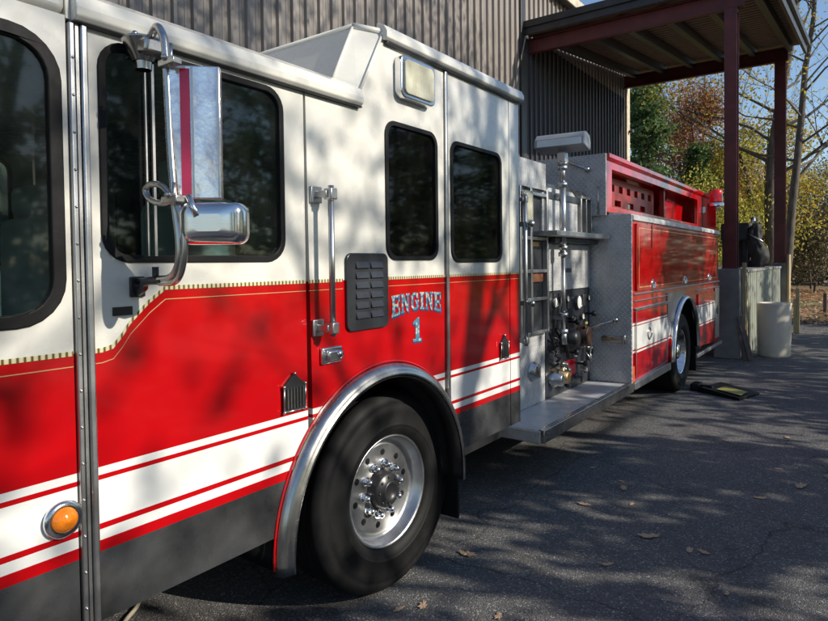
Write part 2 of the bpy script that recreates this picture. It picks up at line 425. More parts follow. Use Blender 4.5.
# side panels, both flanks
WIN = dict(quarter=(.30, .862, 1.568, 2.395, .13), door=(.975, 1.705, 1.748, 2.422, .085), middle=(2.362, 2.808, 1.752, 2.428, .07), crew=(2.948, 3.545, 1.738, 2.418, .07))
def winhole(k): y0, y1, z0, z1, r = WIN[k]; return rrect(y0, y1, z0, z1, r)
AC = (2.33, .55); AR = .665      # wheel arch centre and radius
def arch_pts(z0, n=28, r=AR):
    a0 = math.asin((z0 - AC[1]) / r)
    return [(AC[0] - r * math.cos(a0 + (PI - 2 * a0) * k / n), AC[1] + r * math.sin(a0 + (PI - 2 * a0) * k / n)) for k in range(n + 1)]
ZL = .655
def flank(x, near=True):
    th = .03 if near else -.03
    sfx = None
    def mk(name, outline, hole, cuts):
        mb = MB(); panel(mb, outline, [winhole(hole)] if hole else [], x, th, cuts, liv)
        return mb.build(name, LM, T)
    mk('front_corner_panel', [(.16, ZL + .02), (.882, ZL + .02), (.882, 2.46), (.16, 2.46)], 'quarter', front_cuts)
    dp = [p for p in arch_pts(ZL, 60, .70) if p[0] <= 1.822]
    dz = AC[1] + math.sqrt(.70 ** 2 - (AC[0] - 1.822) ** 2)
    mk('front_door', [(.942, ZL)] + dp + [(1.822, dz), (1.822, 2.455), (.942, 2.455)], 'door', door_cuts)
    # middle panel follows the wheel arch
    a = [p for p in arch_pts(.70, 40) if 1.834 <= p[0] <= 2.884]
    mk('middle_panel', a[::-1] + [(1.834, a[0][1]), (1.834, 2.49), (2.168, 2.49), (2.362, 2.84), (2.884, 2.84), (2.884, a[-1][1])][0:0] + [(1.834, 2.49), (2.168, 2.49), (2.362, 2.84), (2.884, 2.84)] if False else
       [(1.834, 2.49)] + a + [(2.884, 2.84), (2.362, 2.84), (2.168, 2.49)], 'middle', mid_cuts)
    b = [p for p in arch_pts(.70, 40) if p[0] > 2.916]
    mk('crew_door', [(2.916, 2.84)] + b + [(b[-1][0], ZL), (3.655, ZL), (3.655, 2.84)], 'crew', mid_cuts)
    mk('rear_pillar', [(3.664, ZL), (3.80, ZL), (3.80, 2.84), (3.664, 2.84)], None, mid_cuts)
    # window rubber frames and panes
    for k, mat in (('quarter', 'glass'), ('door', 'glass'), ('middle', 'darkglass'), ('crew', 'darkglass')):
        y0, y1, z0, z1, r = WIN[k]
        sgn = 1 if near else -1
        mb = MB(); w = .034 if k == 'quarter' else .02
        panel(mb, rrect(y0 - .004, y1 + .004, z0 - .004, z1 + .004, r + .004), [rrect(y0 + w, y1 - w, z0 + w, z1 - w, max(.02, r - w))], x + sgn * .008, sgn * .03)
        f = mb.build('window_frame', 'rubber', T, bevel=.004)
        mb = MB(); panel(mb, rrect(y0 + w - .005, y1 - w + .005, z0 + w - .005, z1 - w + .005, max(.02, r - w)), [], x - sgn * .006, sgn * .005); mb.build('pane', mat, f)
flank(0., True); flank(-2.5, False)

# cab structure behind the panels: roof, front, rear wall, floor, engine cover, liner
mb = MB(); mb.box(-2.47, -.035, .3, 3.79, 2.43, 2.50); mb.build('cab_roof', 'white', T)
def gut(x):
    mb = MB(); s = 1 if x > -1 else -1
    prof = [(-.02, 2.452), (.018, 2.449), (.032, 2.462), (.034, 2.485), (.020, 2.525), (-.02, 2.552)]
    ys = (.90, 2.172)
    mb.prism([(x + s * a, ys[0], z) for a, z in prof], (0, ys[1] - ys[0], 0))
    mb.mi = 1; mb.box(x - .004, x + .026 if s > 0 else x - .026, ys[0] + .002, ys[1] - .002, 2.441, 2.4485)
    mb.build('roof_gutter', ['white', 'black'], T, bevel=.004)
gut(0); gut(-2.5)
mb = MB(); mb.box(-.10, .005, .16, .884, 2.464, 2.545, .02); mb.box(-.09, -.005, .886, .8985, 2.455, 2.54); mb.build('roof_corner', 'white', T)
# raised roof: front slope with bevelled corners, side returns and top
mb = MB()
zt = 2.845; zb = 2.50
P = dict(a=(-.002, 2.168, zb), b=(-.10, 2.065, zb), c=(-.002, 2.362, zt), d=(-.10, 2.255, zt + .02), e=(-2.40, 2.065, zb), f=(-2.40, 2.255, zt + .02), g=(-2.498, 2.168, zb), h=(-2.498, 2.362, zt))
mb.poly([P['a'], P['b'], P['d'], P['c']]); mb.poly([P['b'], P['e'], P['f'], P['d']]); mb.poly([P['e'], P['g'], P['h'], P['f']])
mb.poly([P['c'], P['d'], P['f'], P['h'], (-2.498, 3.80, zt), (-.002, 3.80, zt)])
mb.build('raised_roof', 'white', T, recalc=True)
mb = MB()
for a, b in (('a', 'c'), ('b', 'd')):
    p, q = Vector(P[a]), Vector(P[b]); mb.tube([p + Vector((.002, -.002, 0)), q + Vector((.002, -.002, .0))], .007, 8)
mb.tube([Vector(P['d']), Vector(P['c'])], .016, 8); mb.tube([Vector(P['d']), Vector(P['f'])], .012, 8)
mb.build('roof_edge_trim', 'white', T)
for x, s in ((0, 1), (-2.5, -1)):
    mb = MB(); prof = [(-.03, 2.815), (.020, 2.800), (.036, 2.812), (.036, 2.84), (.018, 2.872), (-.03, 2.89)]
    mb.prism([(x + s * a, 2.345, z) for a, z in prof], (0, 1.475, 0)); mb.mi = 1; mb.box(min(x, x + s * .026), max(x, x + s * .026), 2.36, 3.815, 2.788, 2.7995)
    mb.build('upper_roof_gutter', ['white', 'black'], T, bevel=.004)
mb = MB(); mb.box(-2.46, -.04, 3.765, 3.795, .66, 2.84); mb.mi = 0; mb.build('cab_rear_wall', ['alu'], T)
# front face with windscreen
mb = MB(); mb.box(-2.44, -.06, .12, .15, .60, 1.45); mb.box(-2.44, -2.3, .12, .15, 1.45, 2.5); mb.box(-.2, -.06, .12, .15, 1.45, 2.5); mb.box(-2.3, -.2, .12, .15, 2.36, 2.5)
for x in (-.06, -2.44): mb.lathe([(.62, .055), (2.5, .055)], (x, .16, 0), 'Z', 16)
fr = mb.build('front_face', ['red'], T)
mb = MB(); mb.box(-2.3, -.2, .128, .136, 1.45, 2.36); mb.build('windscreen', 'glass', T)
mb = MB(); mb.box(-2.5, 0, -.42, .10, .48, .74, .03); mb.build('front_bumper', 'chrome', T)
for x in (-.35, -2.15):
    mb = MB(); mb.lathe([(0, .10), (-.03, .10), (-.035, .085), (-.01, .08), (-.005, .0)], (x, .115, 1.0), 'Y', 24); mb.build('headlight', 'chrome', T)
mb = MB(); mb.box(-2.40, -.10, .2, 1.58, .87, .90); mb.box(-2.40, -.10, 3.08, 3.74, .87, .90); mb.box(-1.85, -.66, 1.58, 3.08, .87, .90); mb.box(-1.75, -.75, .5, 2.9, .90, 1.45, .05); mb.box(-2.4, -.1, .17, .55, 1.0, 1.52, .06)
mb.box(-2.44, -.06, 2.02, 2.06, .9, 2.2) if False else None
mb.build('cab_interior', 'cabin', T)
for y0, ys in ((1.55, 'front'), (3.35, 'rear')):
    for x in (-.75, -2.25):
        mb = MB(); mb.box(x - .02, x + .5, y0 - .42, y0 + .05, 1.22, 1.38, .05); mb.box(x - .02, x + .5, y0 - .02, y0 + .14, 1.3, 2.02, .05); mb.box(x + .1, x + .38, y0, y0 + .12, 2.03, 2.2, .04); mb.box(x + .05, x + .43, y0 - .35, y0, .9, 1.22)
        mb.build('seat', 'seat', T)
mb = MB()
st = [(-.75 + .22 + math.cos(t) * .0 + .22 * math.cos(t), .72 + .1 * math.sin(t), 1.62 + .17 * math.sin(t)) for t in (2 * PI * k / 24 for k in range(25))]
mb.tube(st, .016, 8); mb.tube([(-.53, .72, 1.62), (-.53, .5, 1.4)], .03, 8); mb.build('steering_wheel', 'black', T)
mb = MB(); mb.box(-.62, -.10, .40, .78, 1.30, 1.84, .12); mb.build('seat', 'seat', T)
# vent window divider bars of the front door
mb = MB(); mb.box(.001, .010, 1.118, 1.123, 1.765, 2.41); mb.box(.001, .010, 1.142, 1.151, 1.765, 2.41); mb.build('window_divider', 'alu', T)
# hinge strips
mb = MB(); mb.box(-.01, .014, .886, .902, .645, 2.442, .004); mb.box(-.01, .010, .905, .914, .645, 2.442); mb.box(-.01, .020, .917, .937, .645, 2.442, .005)
for k_ in range(16): mb.ball((.0145, .894, .72 + k_ * .108), .0045, 4)
mb.build('door_hinge_strip', 'alu', T)
for z in (1.25, .78, 1.9):
    pass
mb = MB(); mb.box(-.02, .012, 2.888, 2.912, 1.03, 2.79, .004); mb.build('door_hinge_strip', 'alu', T)
# dark seams
for a_ in ((1.80, 1.85, .9, 2.46), (.87, .955, .66, 2.46), (2.87, 2.93, 1.0, 2.84), (3.64, 3.68, .66, 2.84)):
    mb = MB(); mb.box(-.05, -.031, *a_); mb.build('door_seal', 'black', T)

# gold stripe, following the belt line, and white pinstripe under it
def strip(name, mat, pts, w, x, segs):
    for y0, y1 in segs:
        mb = MB()
        loop = [(y0, goldz(y0))] + [p for p in pts if y0 < p[0] < y1] + [(y1, goldz(y1))]
        for (a, b), (c, d) in zip(loop, loop[1:]):
            mb.poly([(x, a, b - w[0]), (x, c, d - w[0]), (x, c, d - w[1]), (x, a, b - w[1])])
        bmesh.ops.remove_doubles(mb.b, verts=mb.b.verts, dist=1e-5)
        ex = bmesh.ops.extrude_face_region(mb.b, geom=list(mb.b.faces)); vs = [v for v in ex['geom'] if isinstance(v, bmesh.types.BMVert)]
        for v in vs: v.co.x += .0012
        mb.build(name, mat, T)
segs = [(.165, .88), (.944, 1.82), (1.836, 2.046), (2.372, 2.882), (2.918, 3.653), (3.666, 3.798)]
strip('gold_stripe', 'gold', curve, (-.007, .007), .0006, segs)
strip('pinstripe', 'goldline', curve, (.037, .0395), .0006, segs)
# small details on the flank
mb = MB(); mb.box(0.0005, .006, 1.0, 1.063, 1.58, 1.607, .001); mb.build('name_plate', 'black', T)
def badge(yc, zc, w, h):
    mb = MB(); mb.prism([(.001, yc - w / 2, zc - h / 2), (.001, yc + w / 2, zc - h / 2), (.001, yc + w / 2, zc + h * .18), (.001, yc + w * .0, zc + h * .5), (.001, yc - w / 2, zc + h * .18)], (.012, 0, 0))
    mb.mi = 1
    for k in range(6):
        y = yc - w * .36 + k * w * .144; mb.box(.013, .020, y - w * .03, y + w * .03, zc - h * .42, zc + h * .12)
    for dy, dz in ((-.5, -.5), (.5, -.5), (-.5, .18), (.5, .18), (0, .5)): mb.ball((.014, yc + dy * w, zc + dz * h), .007, 5)
    for a, b in (((-.5, -.5), (.5, -.5)), ((-.5, -.5), (-.5, .18)), ((.5, -.5), (.5, .18))):
        mb.tube([(.014, yc + a[0] * w, zc + a[1] * h), (.014, yc + b[0] * w, zc + b[1] * h)], .0035, 6)
    mb.build('vent_badge', ['black', 'chrome2'], T)
badge(1.738, 1.218, .115, .15); badge(3.56, 1.19, .10, .15)
mb = MB(); mb.lathe([(.0, .052), (.012, .055), (.02, .046), (.02, .038)], (.0, .836, 1.006), 'X', 28)
mk = mb.build('marker_light', 'chrome', T)
mb = MB(); mb.lathe([(.012, .038), (.028, .034), (.040, .02), (.044, .0)], (.0, .836, 1.006), 'X', 28); mb.build('lens', 'amber', mk)
# louvred vent
mb = MB(); mb.prism([(.001, y, z) for y, z in rrect(2.06, 2.357, 1.428, 1.782, .035)], (.014, 0, 0)); lv = mb.build('louvred_vent', 'panelblack', T, bevel=.004)
mb = MB()
for r in range(6):
    for c in range(2):
        y0 = 2.118 + c * .105; z0 = 1.478 + r * .046
        mb.prism([(.015, y0, z0), (.015, y0, z0 + .034), (.024, y0, z0 + .006)], (0, .088, 0))
mb.build('louvre', 'panelblack', lv)
# grab handle
def grab(y0, z0, y1, z1, off, r=.013, name='grab_handle', par=T, x0=0, rod='alu'):
    mb = MB(); mb.tube([(x0 + off, y0, z0), (x0 + off, y1, z1)], r, 12)
    for y, z in ((y0, z0 - .035 * (1 if z0 > z1 else -1)), (y1, z1 + .035 * (1 if z0 > z1 else -1))):
        mb.box(x0, x0 + .014, y - .052, y + .012, z - .035, z + .035, .004); mb.box(x0 + .01, x0 + off - .0, y - .03, y - .006, z - .014, z + .014, .003); mb.box(x0 + off - .024, x0 + off + .02, y - .02, y + .02, z - .024, z + .024, .005)
    return mb.build(name, rod, par)
grab(1.90, 2.06, 1.90, 1.43, .075)
mb = MB(); mb.box(.0, .018, 1.895, 2.02, 1.305, 1.375, .006); mb.box(.018, .036, 1.915, 1.975, 1.318, 1.362, .008); mb.lathe([(.018, .018), (.032, .018), (.034, .0)], (.0, 1.996, 1.34), 'X', 16); mb.build('door_latch', 'chrome', T)
# scene light
mb = MB(); mb.prism([(.001, y, z) for y, z in rrect(2.44, 2.738, 2.548, 2.758, .04)], (.045, 0, 0)); sl = mb.build('scene_light', 'chrome', T, bevel=.006)
mb = MB(); mb.prism([(.046, y, z) for y, z in rrect(2.462, 2.716, 2.568, 2.738, .03)], (.010, 0, 0))
mb.build('lens', 'cream', sl, bevel=.006)

# lettering
def text_mesh(txt, size, mats, yc, zc, arch=0., stretch=1., parent=T, name='lettering', xs=1.0):
    lays = ((.0010, .014, 'bluedark', (.006, -.008)), (.0024, .004, mats, (0, 0)))
    first = None
    for x, off, mat, (dy, dz) in lays:
        cu = bpy.data.curves.new('txt', 'FONT'); cu.body = txt; cu.size = size; cu.offset = off * .35; cu.extrude = .0004; cu.align_x = 'CENTER'; cu.align_y = 'CENTER'; cu.resolution_u = 4; cu.space_character = 1.12
        o = bpy.data.objects.new('txt', cu); C.objects.link(o); dg = bpy.context.evaluated_depsgraph_get(); dg.update()
        me = bpy.data.meshes.new_from_object(o.evaluated_get(dg)); bpy.data.objects.remove(o)
        for v in me.vertices:
            u, w, t = v.co.x * xs, v.co.y * stretch, v.co.z
            w *= (1 + abs(u) * .9 * (arch > 0))
            v.co = Vector((x + t, yc + u + dy, zc + w - arch * u * u + dz)) - Vector((-1.25, 5.5, 0))
        me.materials.append(M[mat])
        ob = bpy.data.objects.new(name, me); C.objects.link(ob); ob.parent = first or parent
        if first is None: first = ob; ob['label'] = 'silver gold and blue lettering reading ' + txt
        else: ob.name = 'letter_faces'
GL = {
 'E': (1.0, [[(.10, .13), (.38, .13), (.38, .87), (.10, .87)], [(0, .87), (.96, .87), (.96, 1), (0, 1)], [(0, 0), (.96, 0), (.96, .13), (0, .13)], [(.38, .43), (.72, .43), (.72, .57), (.38, .57)], [(.72, .36), (.80, .34), (.80, .66), (.72, .64)], [(.84, .68), (.96, .62), (.96, .87), (.84, .87)], [(.84, .13), (.96, .13), (.96, .38), (.84, .32)]]),
 'N': (1.15, [[(.12, .10), (.30, .10), (.30, .90), (.12, .90)], [(0, 0), (.44, 0), (.44, .10), (0, .10)], [(0, .90), (.34, .90), (.34, 1), (0, 1)], [(.34, 1), (.34, .72), (.80, .0), (.80, .34), (.44, 1)], [(.80, 0), (.98, 0), (.98, .90), (.80, .90)], [(.66, .90), (1.12, .90), (1.12, 1), (.66, 1)]]),
 'G': (1.08, [[(.30, 0), (.80, 0), (.98, .14), (.98, .46), (.70, .46), (.70, .14), (.42, .14), (.30, .26)], [(.30, 0), (.30, 1), (.06, .78), (.06, .22)], [(.30, 1), (.30, .74), (.42, .86), (.70, .86), (.80, .66), (.96, .66), (.96, 1), (.86, .93), (.76, 1)], [(.56, .46), (1.06, .46), (1.06, .56), (.56, .56)]]),
 'I': (.62, [[(.16, .12), (.44, .12), (.44, .88), (.16, .88)], [(.02, 0), (.58, 0), (.58, .12), (.02, .12)], [(.02, .88), (.58, .88), (.58, 1), (.02, 1)]]),
 '1': (.62, [[(.20, .12), (.46, .12), (.46, .86), (.20, .72)], [(.02, 0), (.62, 0), (.62, .12), (.02, .12)], [(.20, .72), (.46, .86), (.46, 1), (.36, 1), (.02, .80), (.02, .72)]])}
def sign(txt, yc, zc, width, height, arch, label):
    tot = sum(GL[c][0] for c in txt) + .10 * (len(txt) - 1); k = width / tot; par = T
    for x, mat, dy, dz, nm in ((.0010, 'bluedark', .007, -.009, 'lettering'), (.0022, 'letter', 0, 0, 'letter_faces')):
        mb = MB(); u = -tot / 2
        for c in txt:
            for pl in GL[c][1]:
                pts = []
                for a, b in pl:
                    yy = (u + a) * k; h = height * (1 + arch * (abs(yy) / (width / 2)) ** 1.5 * .22)
                    top = height * .5 - arch * .10 * height * (yy / (width / 2)) ** 2
                    pts.append((x, yc + yy + dy, zc + top - h * (1 - b) + dz))
                mb.prism(pts, (.0008, 0, 0))
            u += GL[c][0] + .10
        o = mb.build(nm, mat, par if nm == 'lettering' else par)
        if nm == 'lettering': o['label'] = label; par = o
sign('ENGINE', 2.614, 1.538, .44, .088, 1., 'arched silver gold and blue lettering reading ENGINE')
sign('1', 2.606, 1.390, .078, .125, 0., 'blue shaded gold numeral 1 below the lettering')

# front wheel arch: chrome flare, red lip, liner
def arcband(mb, c, prof, a0, a1, n, x=0.):
    rings = []
    for k in range(n + 1):
        t = R(a0 + (a1 - a0) * k / n)
        rings.append([mb.b.verts.new((x + px, c[0] - math.cos(t) * pr, c[1] + math.sin(t) * pr)) for px, pr in prof])
    m = len(prof)
    for a, b in zip(rings, rings[1:]):
        for k in range(m): mb._f((a[k], a[(k + 1) % m], b[(k + 1) % m], b[k]), True)
    mb._f(rings[0]); mb._f(rings[-1][::-1])
prof = [(.001, .701)] + [(.052 * math.sin(t), .655 + .045 * math.cos(t)) for t in (R(a) for a in range(10, 91, 16))] + [(.056, .652), (.052, .640), (.045, .650), (-.005, .690)]
mb = MB(); arcband(mb, AC, prof, -4, 184, 56); fl = mb.build('wheel_arch_flare', 'chrome2', T)
mb = MB(); arcband(mb, AC, [(.046, .6385), (.049, .634), (-.04, .626), (-.04, .63)], -3.8, 183.8, 56); mb.build('flare_lining', 'rubber', fl)
#fl = mb.build('wheel_arch_flare', 'chrome2', T)
mb = MB(); arcband(mb, AC, [(.002, .703), (.007, .705), (.007, .711), (.002, .713), (-.004, .708)], -2, 182, 56); mb.build('arch_lip', 'red', T)
mb = MB(); arcband(mb, AC, [(-.032, .63), (-.032, .69), (-.62, .69), (-.62, .63)], -3, 183, 40); mb.box(-.66, -.62, 1.6, 3.05, .6, 1.3); mb.build('wheel_well', 'rubber', T)
mb = MB(); mb.box(-.50, -.02, 3.02, 3.04, .25, .95, .003); mb.build('mud_flap', 'rubber', T)

def wheel(X, Y, Z, Ro, Rr, steer, flip=1, concave=False, w=.28):
    m = Matrix.Rotation(R(-steer), 3, 'Z') @ Matrix.Scale(flip, 3, Vector((1, 0, 0)))
    c = (X, Y, Z); mb = MB(); k = Ro
    # rim disc with hand holes
    if not concave:
        prof = [(-.02, Rr), (.004, Rr + .004), (.006, Rr - .006), (-.004, Rr - .016), (-.055, Rr - .022), (-.075, Rr - .045), (-.062, Rr - .06)]
        mb.lathe(prof, c, 'X', 56, m)
        # perforated face
        ro, ri = Rr - .06, .085
        b0 = [(math.cos(2 * PI * i / 56) * ro, math.sin(2 * PI * i / 56) * ro) for i in range(56)]
        holes = [[(math.cos(a) * .192 + math.cos(t) * .018, math.sin(a) * .192 + math.sin(t) * .018) for t in (2 * PI * q / 12 for q in range(12))] for a in (2 * PI * i / 10 + .2 for i in range(10))]
        loops = [b0] + holes
        flat = [p for lp in loops for p in lp]
        tr = tessellate_polygon([[Vector((p[0], p[1], 0)) for p in lp] for lp in loops])
        vs = [mb.b.verts.new(Vector(c) + m @ Vector((-.062, p[0], p[1]))) for p in flat]
        for t in tr: mb._f([vs[i] for i in t])
        idx = 56
        for h in holes:
            v0 = vs[idx:idx + 12]; idx += 12
            v1 = [mb.b.verts.new(v.co + m @ Vector((-.03, 0, 0))) for v in v0]
            for q in range(12): mb._f((v0[q], v0[(q + 1) % 12], v1[(q + 1) % 12], v1[q]))
        wl = mb.build('wheel', 'wheelalu', T)
        mb = MB(); mb.lathe([(-.10, Rr - .05), (-.10, .0)], c, 'X', 32, m); mb.build('brake_drum', 'black', wl)
        mb = MB(); mb.lathe([(-.061, .105), (-.03, .098), (-.012, .094), (.0, .085), (.002, .06), (.018, .055), (.022, .045), (.012, .038), (.010, .0)], c, 'X', 32, m)
        for i in range(8):
            a = 2 * PI * i / 8; p = Vector(c) + m @ Vector((.002, math.cos(a) * .072, math.sin(a) * .072)); mb.ball(p, .008, 4)
        mb.build('hub', 'black', wl)
        for i in range(10):
            a = 2 * PI * i / 10 + .1; mb = MB(); pr = [(-.062, .024), (-.050, .024), (-.050, .019), (-.026, .018), (-.016, .012), (-.013, .0)]
            mb.lathe([(x, r) for x, r in pr], Vector(c) + m @ Vector((0, math.cos(a) * .132, math.sin(a) * .132)), 'X', 12, m); mb.build('lug_nut', 'chrome', wl)
    else:
        prof = [(-.02, Rr), (.006, Rr + .004), (.008, Rr - .006), (-.004, Rr - .016), (-.10, Rr - .03), (-.14, Rr - .07), (-.15, .15), (-.13, .12), (-.09, .115), (-.03, .10), (-.01, .08), (-.008, .0)]
        mb.lathe(prof, c, 'X', 48, m); wl = mb.build('wheel', 'chrome', T)
        for i in range(10):
            a = 2 * PI * i / 10; mb = MB(); mb.lathe([(-.15, .018), (-.11, .015), (-.10, .0)], Vector(c) + m @ Vector((0, math.cos(a) * .14, math.sin(a) * .14)), 'X', 10, m); mb.build('lug_nut', 'chrome2', wl)
    mb = MB()
    tp = [(-.03, Rr - .01), (.004, Rr + .004), (.022, Rr + .018), (.030, Rr + .05), (.030, Rr + .052), (.0335, Rr + .056), (.0335, Rr + .062), (.031, Rr + .066), (.034, (Rr + k) / 2 + .01), (.030, k - .075), (.022, k - .06), (.026, k - .052), (.012, k - .022), (-.004, k - .008), (-.02, k)]
    n_g = 5
    for i in range(n_g):
        a = -.045 - i * (w - .07) / n_g
        tp += [(a, k), (a - .006, k - .012), (a - .014, k - .012), (a - .02, k)]
    tp += [(-w + .01, k - .012), (-w - .01, k - .08), (-w - .01, Rr + .05), (-w + .02, Rr)]
    mb.lathe(tp, c, 'X', 72, m); mb.build('tyre', 'tyre', wl)
    return wl
wheel(-.155, 2.552, .53, .525, .292, 4)
wheel(-2.345, 2.552, .53, .525, .292, 4, -1)
wheel(-.07, 8.68, .525, .52, .292, 0, 1, True)
wheel(-2.43, 8.68, .525, .52, .292, 0, -1, True)
for x, f in ((-.43, 1), (-2.07, -1)):
    mb = MB(); mb.lathe([(.1, .28), (.11, .45), (.08, .515), (-.08, .515), (-.11, .45), (-.1, .28)], (x, 8.68, .525), 'X', 48, closed=True); mb.build('inner_tyre', 'tyre', T)
# chassis
mb = MB()
for x in (-.82, -1.75): mb.box(x, x + .08, .3, 11.0, .60, .86)
mb.box(-2.3, -.2, 2.44, 2.54, .40, .50, .02); mb.lathe([(-2.2, .07), (-.3, .07)], (0, 8.68, .525), 'X', 16); mb.ball((-1.25, 8.68, .52), .24, 10)
mb.box(-2.2, -.5, 4.2, 7.4, .35, .60, .05); mb.box(-1.7, -.9, 3.0, 5.4, .30, .62, .05); mb.box(-2.2, -.35, 9.6, 10.9, .5, .9, .03); mb.box(-2.4, -.10, 3.1, 3.7, .55, .82)
mb.build('chassis', 'black', T)

# running board
mb = MB(); mb.box(-2.465, -2.03, 4.2, 6.36, .395, .485); mb.build('running_board', 'alu', T, bevel=.006)
mb = MB(); mb.box(-.47, -.035, 4.20, 6.36, .395, .485); rb = mb.build('running_board', 'step', T, bevel=.006)
mb = MB(); mb.box(-.465, -.06, 4.21, 6.315, .4852, .4895); mb.build('tread_deck', 'treadXY', rb)
mb = MB(); mb.box(-.033, -.005, 4.20, 6.40, .40, .497, .005); mb.box(-.058, -.035, 4.22, 6.32, .4855, .4945, .002); mb.build('edge_trim', 'chrome2', rb)

# pump house
XP = -.43
mb = MB(); mb.box(-2.07, XP - .02, 3.90, 6.30, .50, 2.42); mb.box(-2.25, -.47, 3.9, 6.24, 2.42, 2.45); mb.build('pump_house', 'steel', T)
mb = MB(); mb.box(XP - .018, XP, 3.92, 5.175, .492, 1.10, .003); p1 = mb.build('lower_tread_panel', 'treadYZ', T)
mb = MB(); mb.lathe([(0, .085), (.012, .085), (.018, .07), (.05, .065), (.055, .05), (.052, .0)], (XP, 4.905, .79), 'X', 24); mb.box(XP + .05, XP + .075, 4.89, 4.92, .74, .84, .004); mb.build('drain_cap', 'chrome2', p1)
# tall rack between the cab and the panel
mb = MB(); mb.box(XP - .018, XP, 4.55, 5.175, 1.105, 2.36); rk = mb.build('gear_rack', 'panelblack', T)
mb = MB()
for y in (4.60, 4.80, 5.13): mb.box(XP, XP + .05, y, y + .035, 1.11, 2.36, .004)
for z in (1.11, 1.40, 1.64, 1.92, 2.30): mb.box(XP + .004, XP + .045, 4.6, 5.15, z, z + .028, .003)
mb.build('rack_frame', 'alu', rk)
mb = MB(); mb.box(XP + .001, XP + .03, 4.86, 5.0, 1.865, 1.905, .003); mb.build('brass_tag', 'brass', rk)
mb = MB(); mb.box(XP + .001, XP + .03, 4.86, 5.08, 1.56, 1.63, .003); mb.build('copper_tag', simple('worn_copper_tag', (.30, .11, .05), .4), rk)
mb = MB(); mb.box(XP + .05, XP + .09, 4.62, 4.78, 2.06, 2.32, .03); mb.build('lamp', 'cream', rk)
mb = MB(); mb.box(XP - .018, XP + .02, 4.45, 5.175, 2.365, 2.60, .004); mb.build('upper_tread_panel', 'treadYZ', T)
grab(4.29, 2.24, 4.29, 1.10, .24, .017, 'side_handrail', T, XP, 'alu')
mb = MB()
for z in (1.42, 2.02): mb.box(XP + .0, XP + .26, 4.275, 4.305, z - .02, z + .02, .004); mb.ball((XP + .29, 4.29, z), .028, 6)
mb.build('rail_clamp', 'chrome2', T)
mb = MB(); mb.box(XP - .02, XP - .001, 3.9, 4.55, 1.1, 2.4); mb.build('pump_house_side', 'steel', T)
# middle door, panel
mb = MB(); mb.box(XP - .018, XP + .006, 5.19, 6.30, 1.465, 1.90, .003); md = mb.build('tread_door', 'treadYZ', T)
mb = MB(); mb.box(XP + .006, XP + .012, 5.6, 5.78, 1.63, 1.67); mb.build('door_plate', 'steel', md)
mb = MB(); mb.box(XP - .018, XP + .22, 4.95, 6.30, 1.955, 2.0, .004); mb.build('shelf', 'alu', T)
mb = MB(); mb.box(XP + .0, XP + .10, 5.19, 6.28, 1.905, 1.95); mb.build('shelf_shadow_gap', 'panelblack', T)
mb = MB(); mb.prism([(XP + .02, 5.10, 2.003), (XP + .02, 5.93, 2.003), (XP + .02, 5.93, 2.34), (XP + .02, 5.80, 2.40), (XP + .02, 5.25, 2.40), (XP + .02, 5.10, 2.34)], (-.35, 0, 0)); mb.build('crosslay_cover', 'treadYZ', T, bevel=.006)
mb = MB(); mb.box(XP + .022, XP + .034, 5.2, 5.95, 2.30, 2.36, .003); mb.build('cover_hinge', 'steel', T)
mb = MB()
for y in (5.98, 6.12, 6.26): mb.box(XP - .02, XP + .04, y, y + .025, 2.003, 2.36, .003)
mb.box(XP - .02, XP + .04, 5.98, 6.285, 2.361, 2.385); mb.build('roller_guide', 'alu', T)
mb = MB(); mb.box(XP - .018, XP, 5.19, 6.30, .492, 1.46); cp = mb.build('control_panel', 'panelblack', T)
mb = MB(); mb.box(XP + .0005, XP + .01, 5.20, 5.42, 1.12, 1.45, .002); mb.build('steel_sheet', 'steel', cp)
def gauge(y, z, r, par=None):
    mb = MB(); mb.lathe([(0, r), (.03, r), (.034, r * .9), (.026, r * .86)], (XP, y, z), 'X', 24); q = mb.build('gauge', 'steel', par or cp)
for y, z, r in ((5.36, 1.36, .055), (5.95, 1.33, .075)):
    gauge(y, z, r)
mb = MB()
for y, z, r in ((5.36, 1.36, .047), (5.95, 1.33, .064)): mb.lathe([(.024, r), (.0245, .0)], (XP, y, z), 'X', 24)
mb.build('gauge_face', 'label', cp)
for y in (5.72, 6.12):
    mb = MB(); mb.box(XP, XP + .02, y - .05, y + .05, 1.28, 1.40, .006); mb.build('switch_plate', 'steel', cp)
mb = MB(); mb.lathe([(0, .11), (.05, .11), (.06, .10), (.11, .095), (.115, .08), (.10, .0)], (XP, 6.0, .99), 'X', 28)
for i in range(4):
    a = i * PI / 2 + .5; p = Vector((XP + .12, 6.0 + math.cos(a) * .105, .99 + math.sin(a) * .105)); mb.ball(p - Vector((.04, 0, 0)), .018, 5)
mb.build('steamer_inlet_cap', simple('rusty_cap', (.07, .04, .028), .4, metal=.5, var=.4, scale=20), cp)
mb = MB(); mb.lathe([(0, .10), (.05, .10), (.06, .085), (.12, .08), (.125, .0)], (XP, 5.66, 1.0), 'X', 28); mb.build('discharge_cap', 'black', cp)
for y in (5.27, 5.40):
    mb = MB(); mb.lathe([(0, .075), (.04, .075), (.05, .06), (.11, .056), (.115, .04), (.11, .0)], (XP, y + .05, .66), 'X', 24); mb.build('discharge_outlet', 'brass' if y > 5.3 else 'chrome2', cp)
mb = MB(); mb.tube([(XP + .04, 6.08, 1.02), (XP + .18, 6.12, 1.10), (XP + .30, 6.16, 1.14)], .014, 8); mb.ball((XP + .31, 6.17, 1.145), .03, 6); mb.build('valve_lever', 'chrome2', cp)
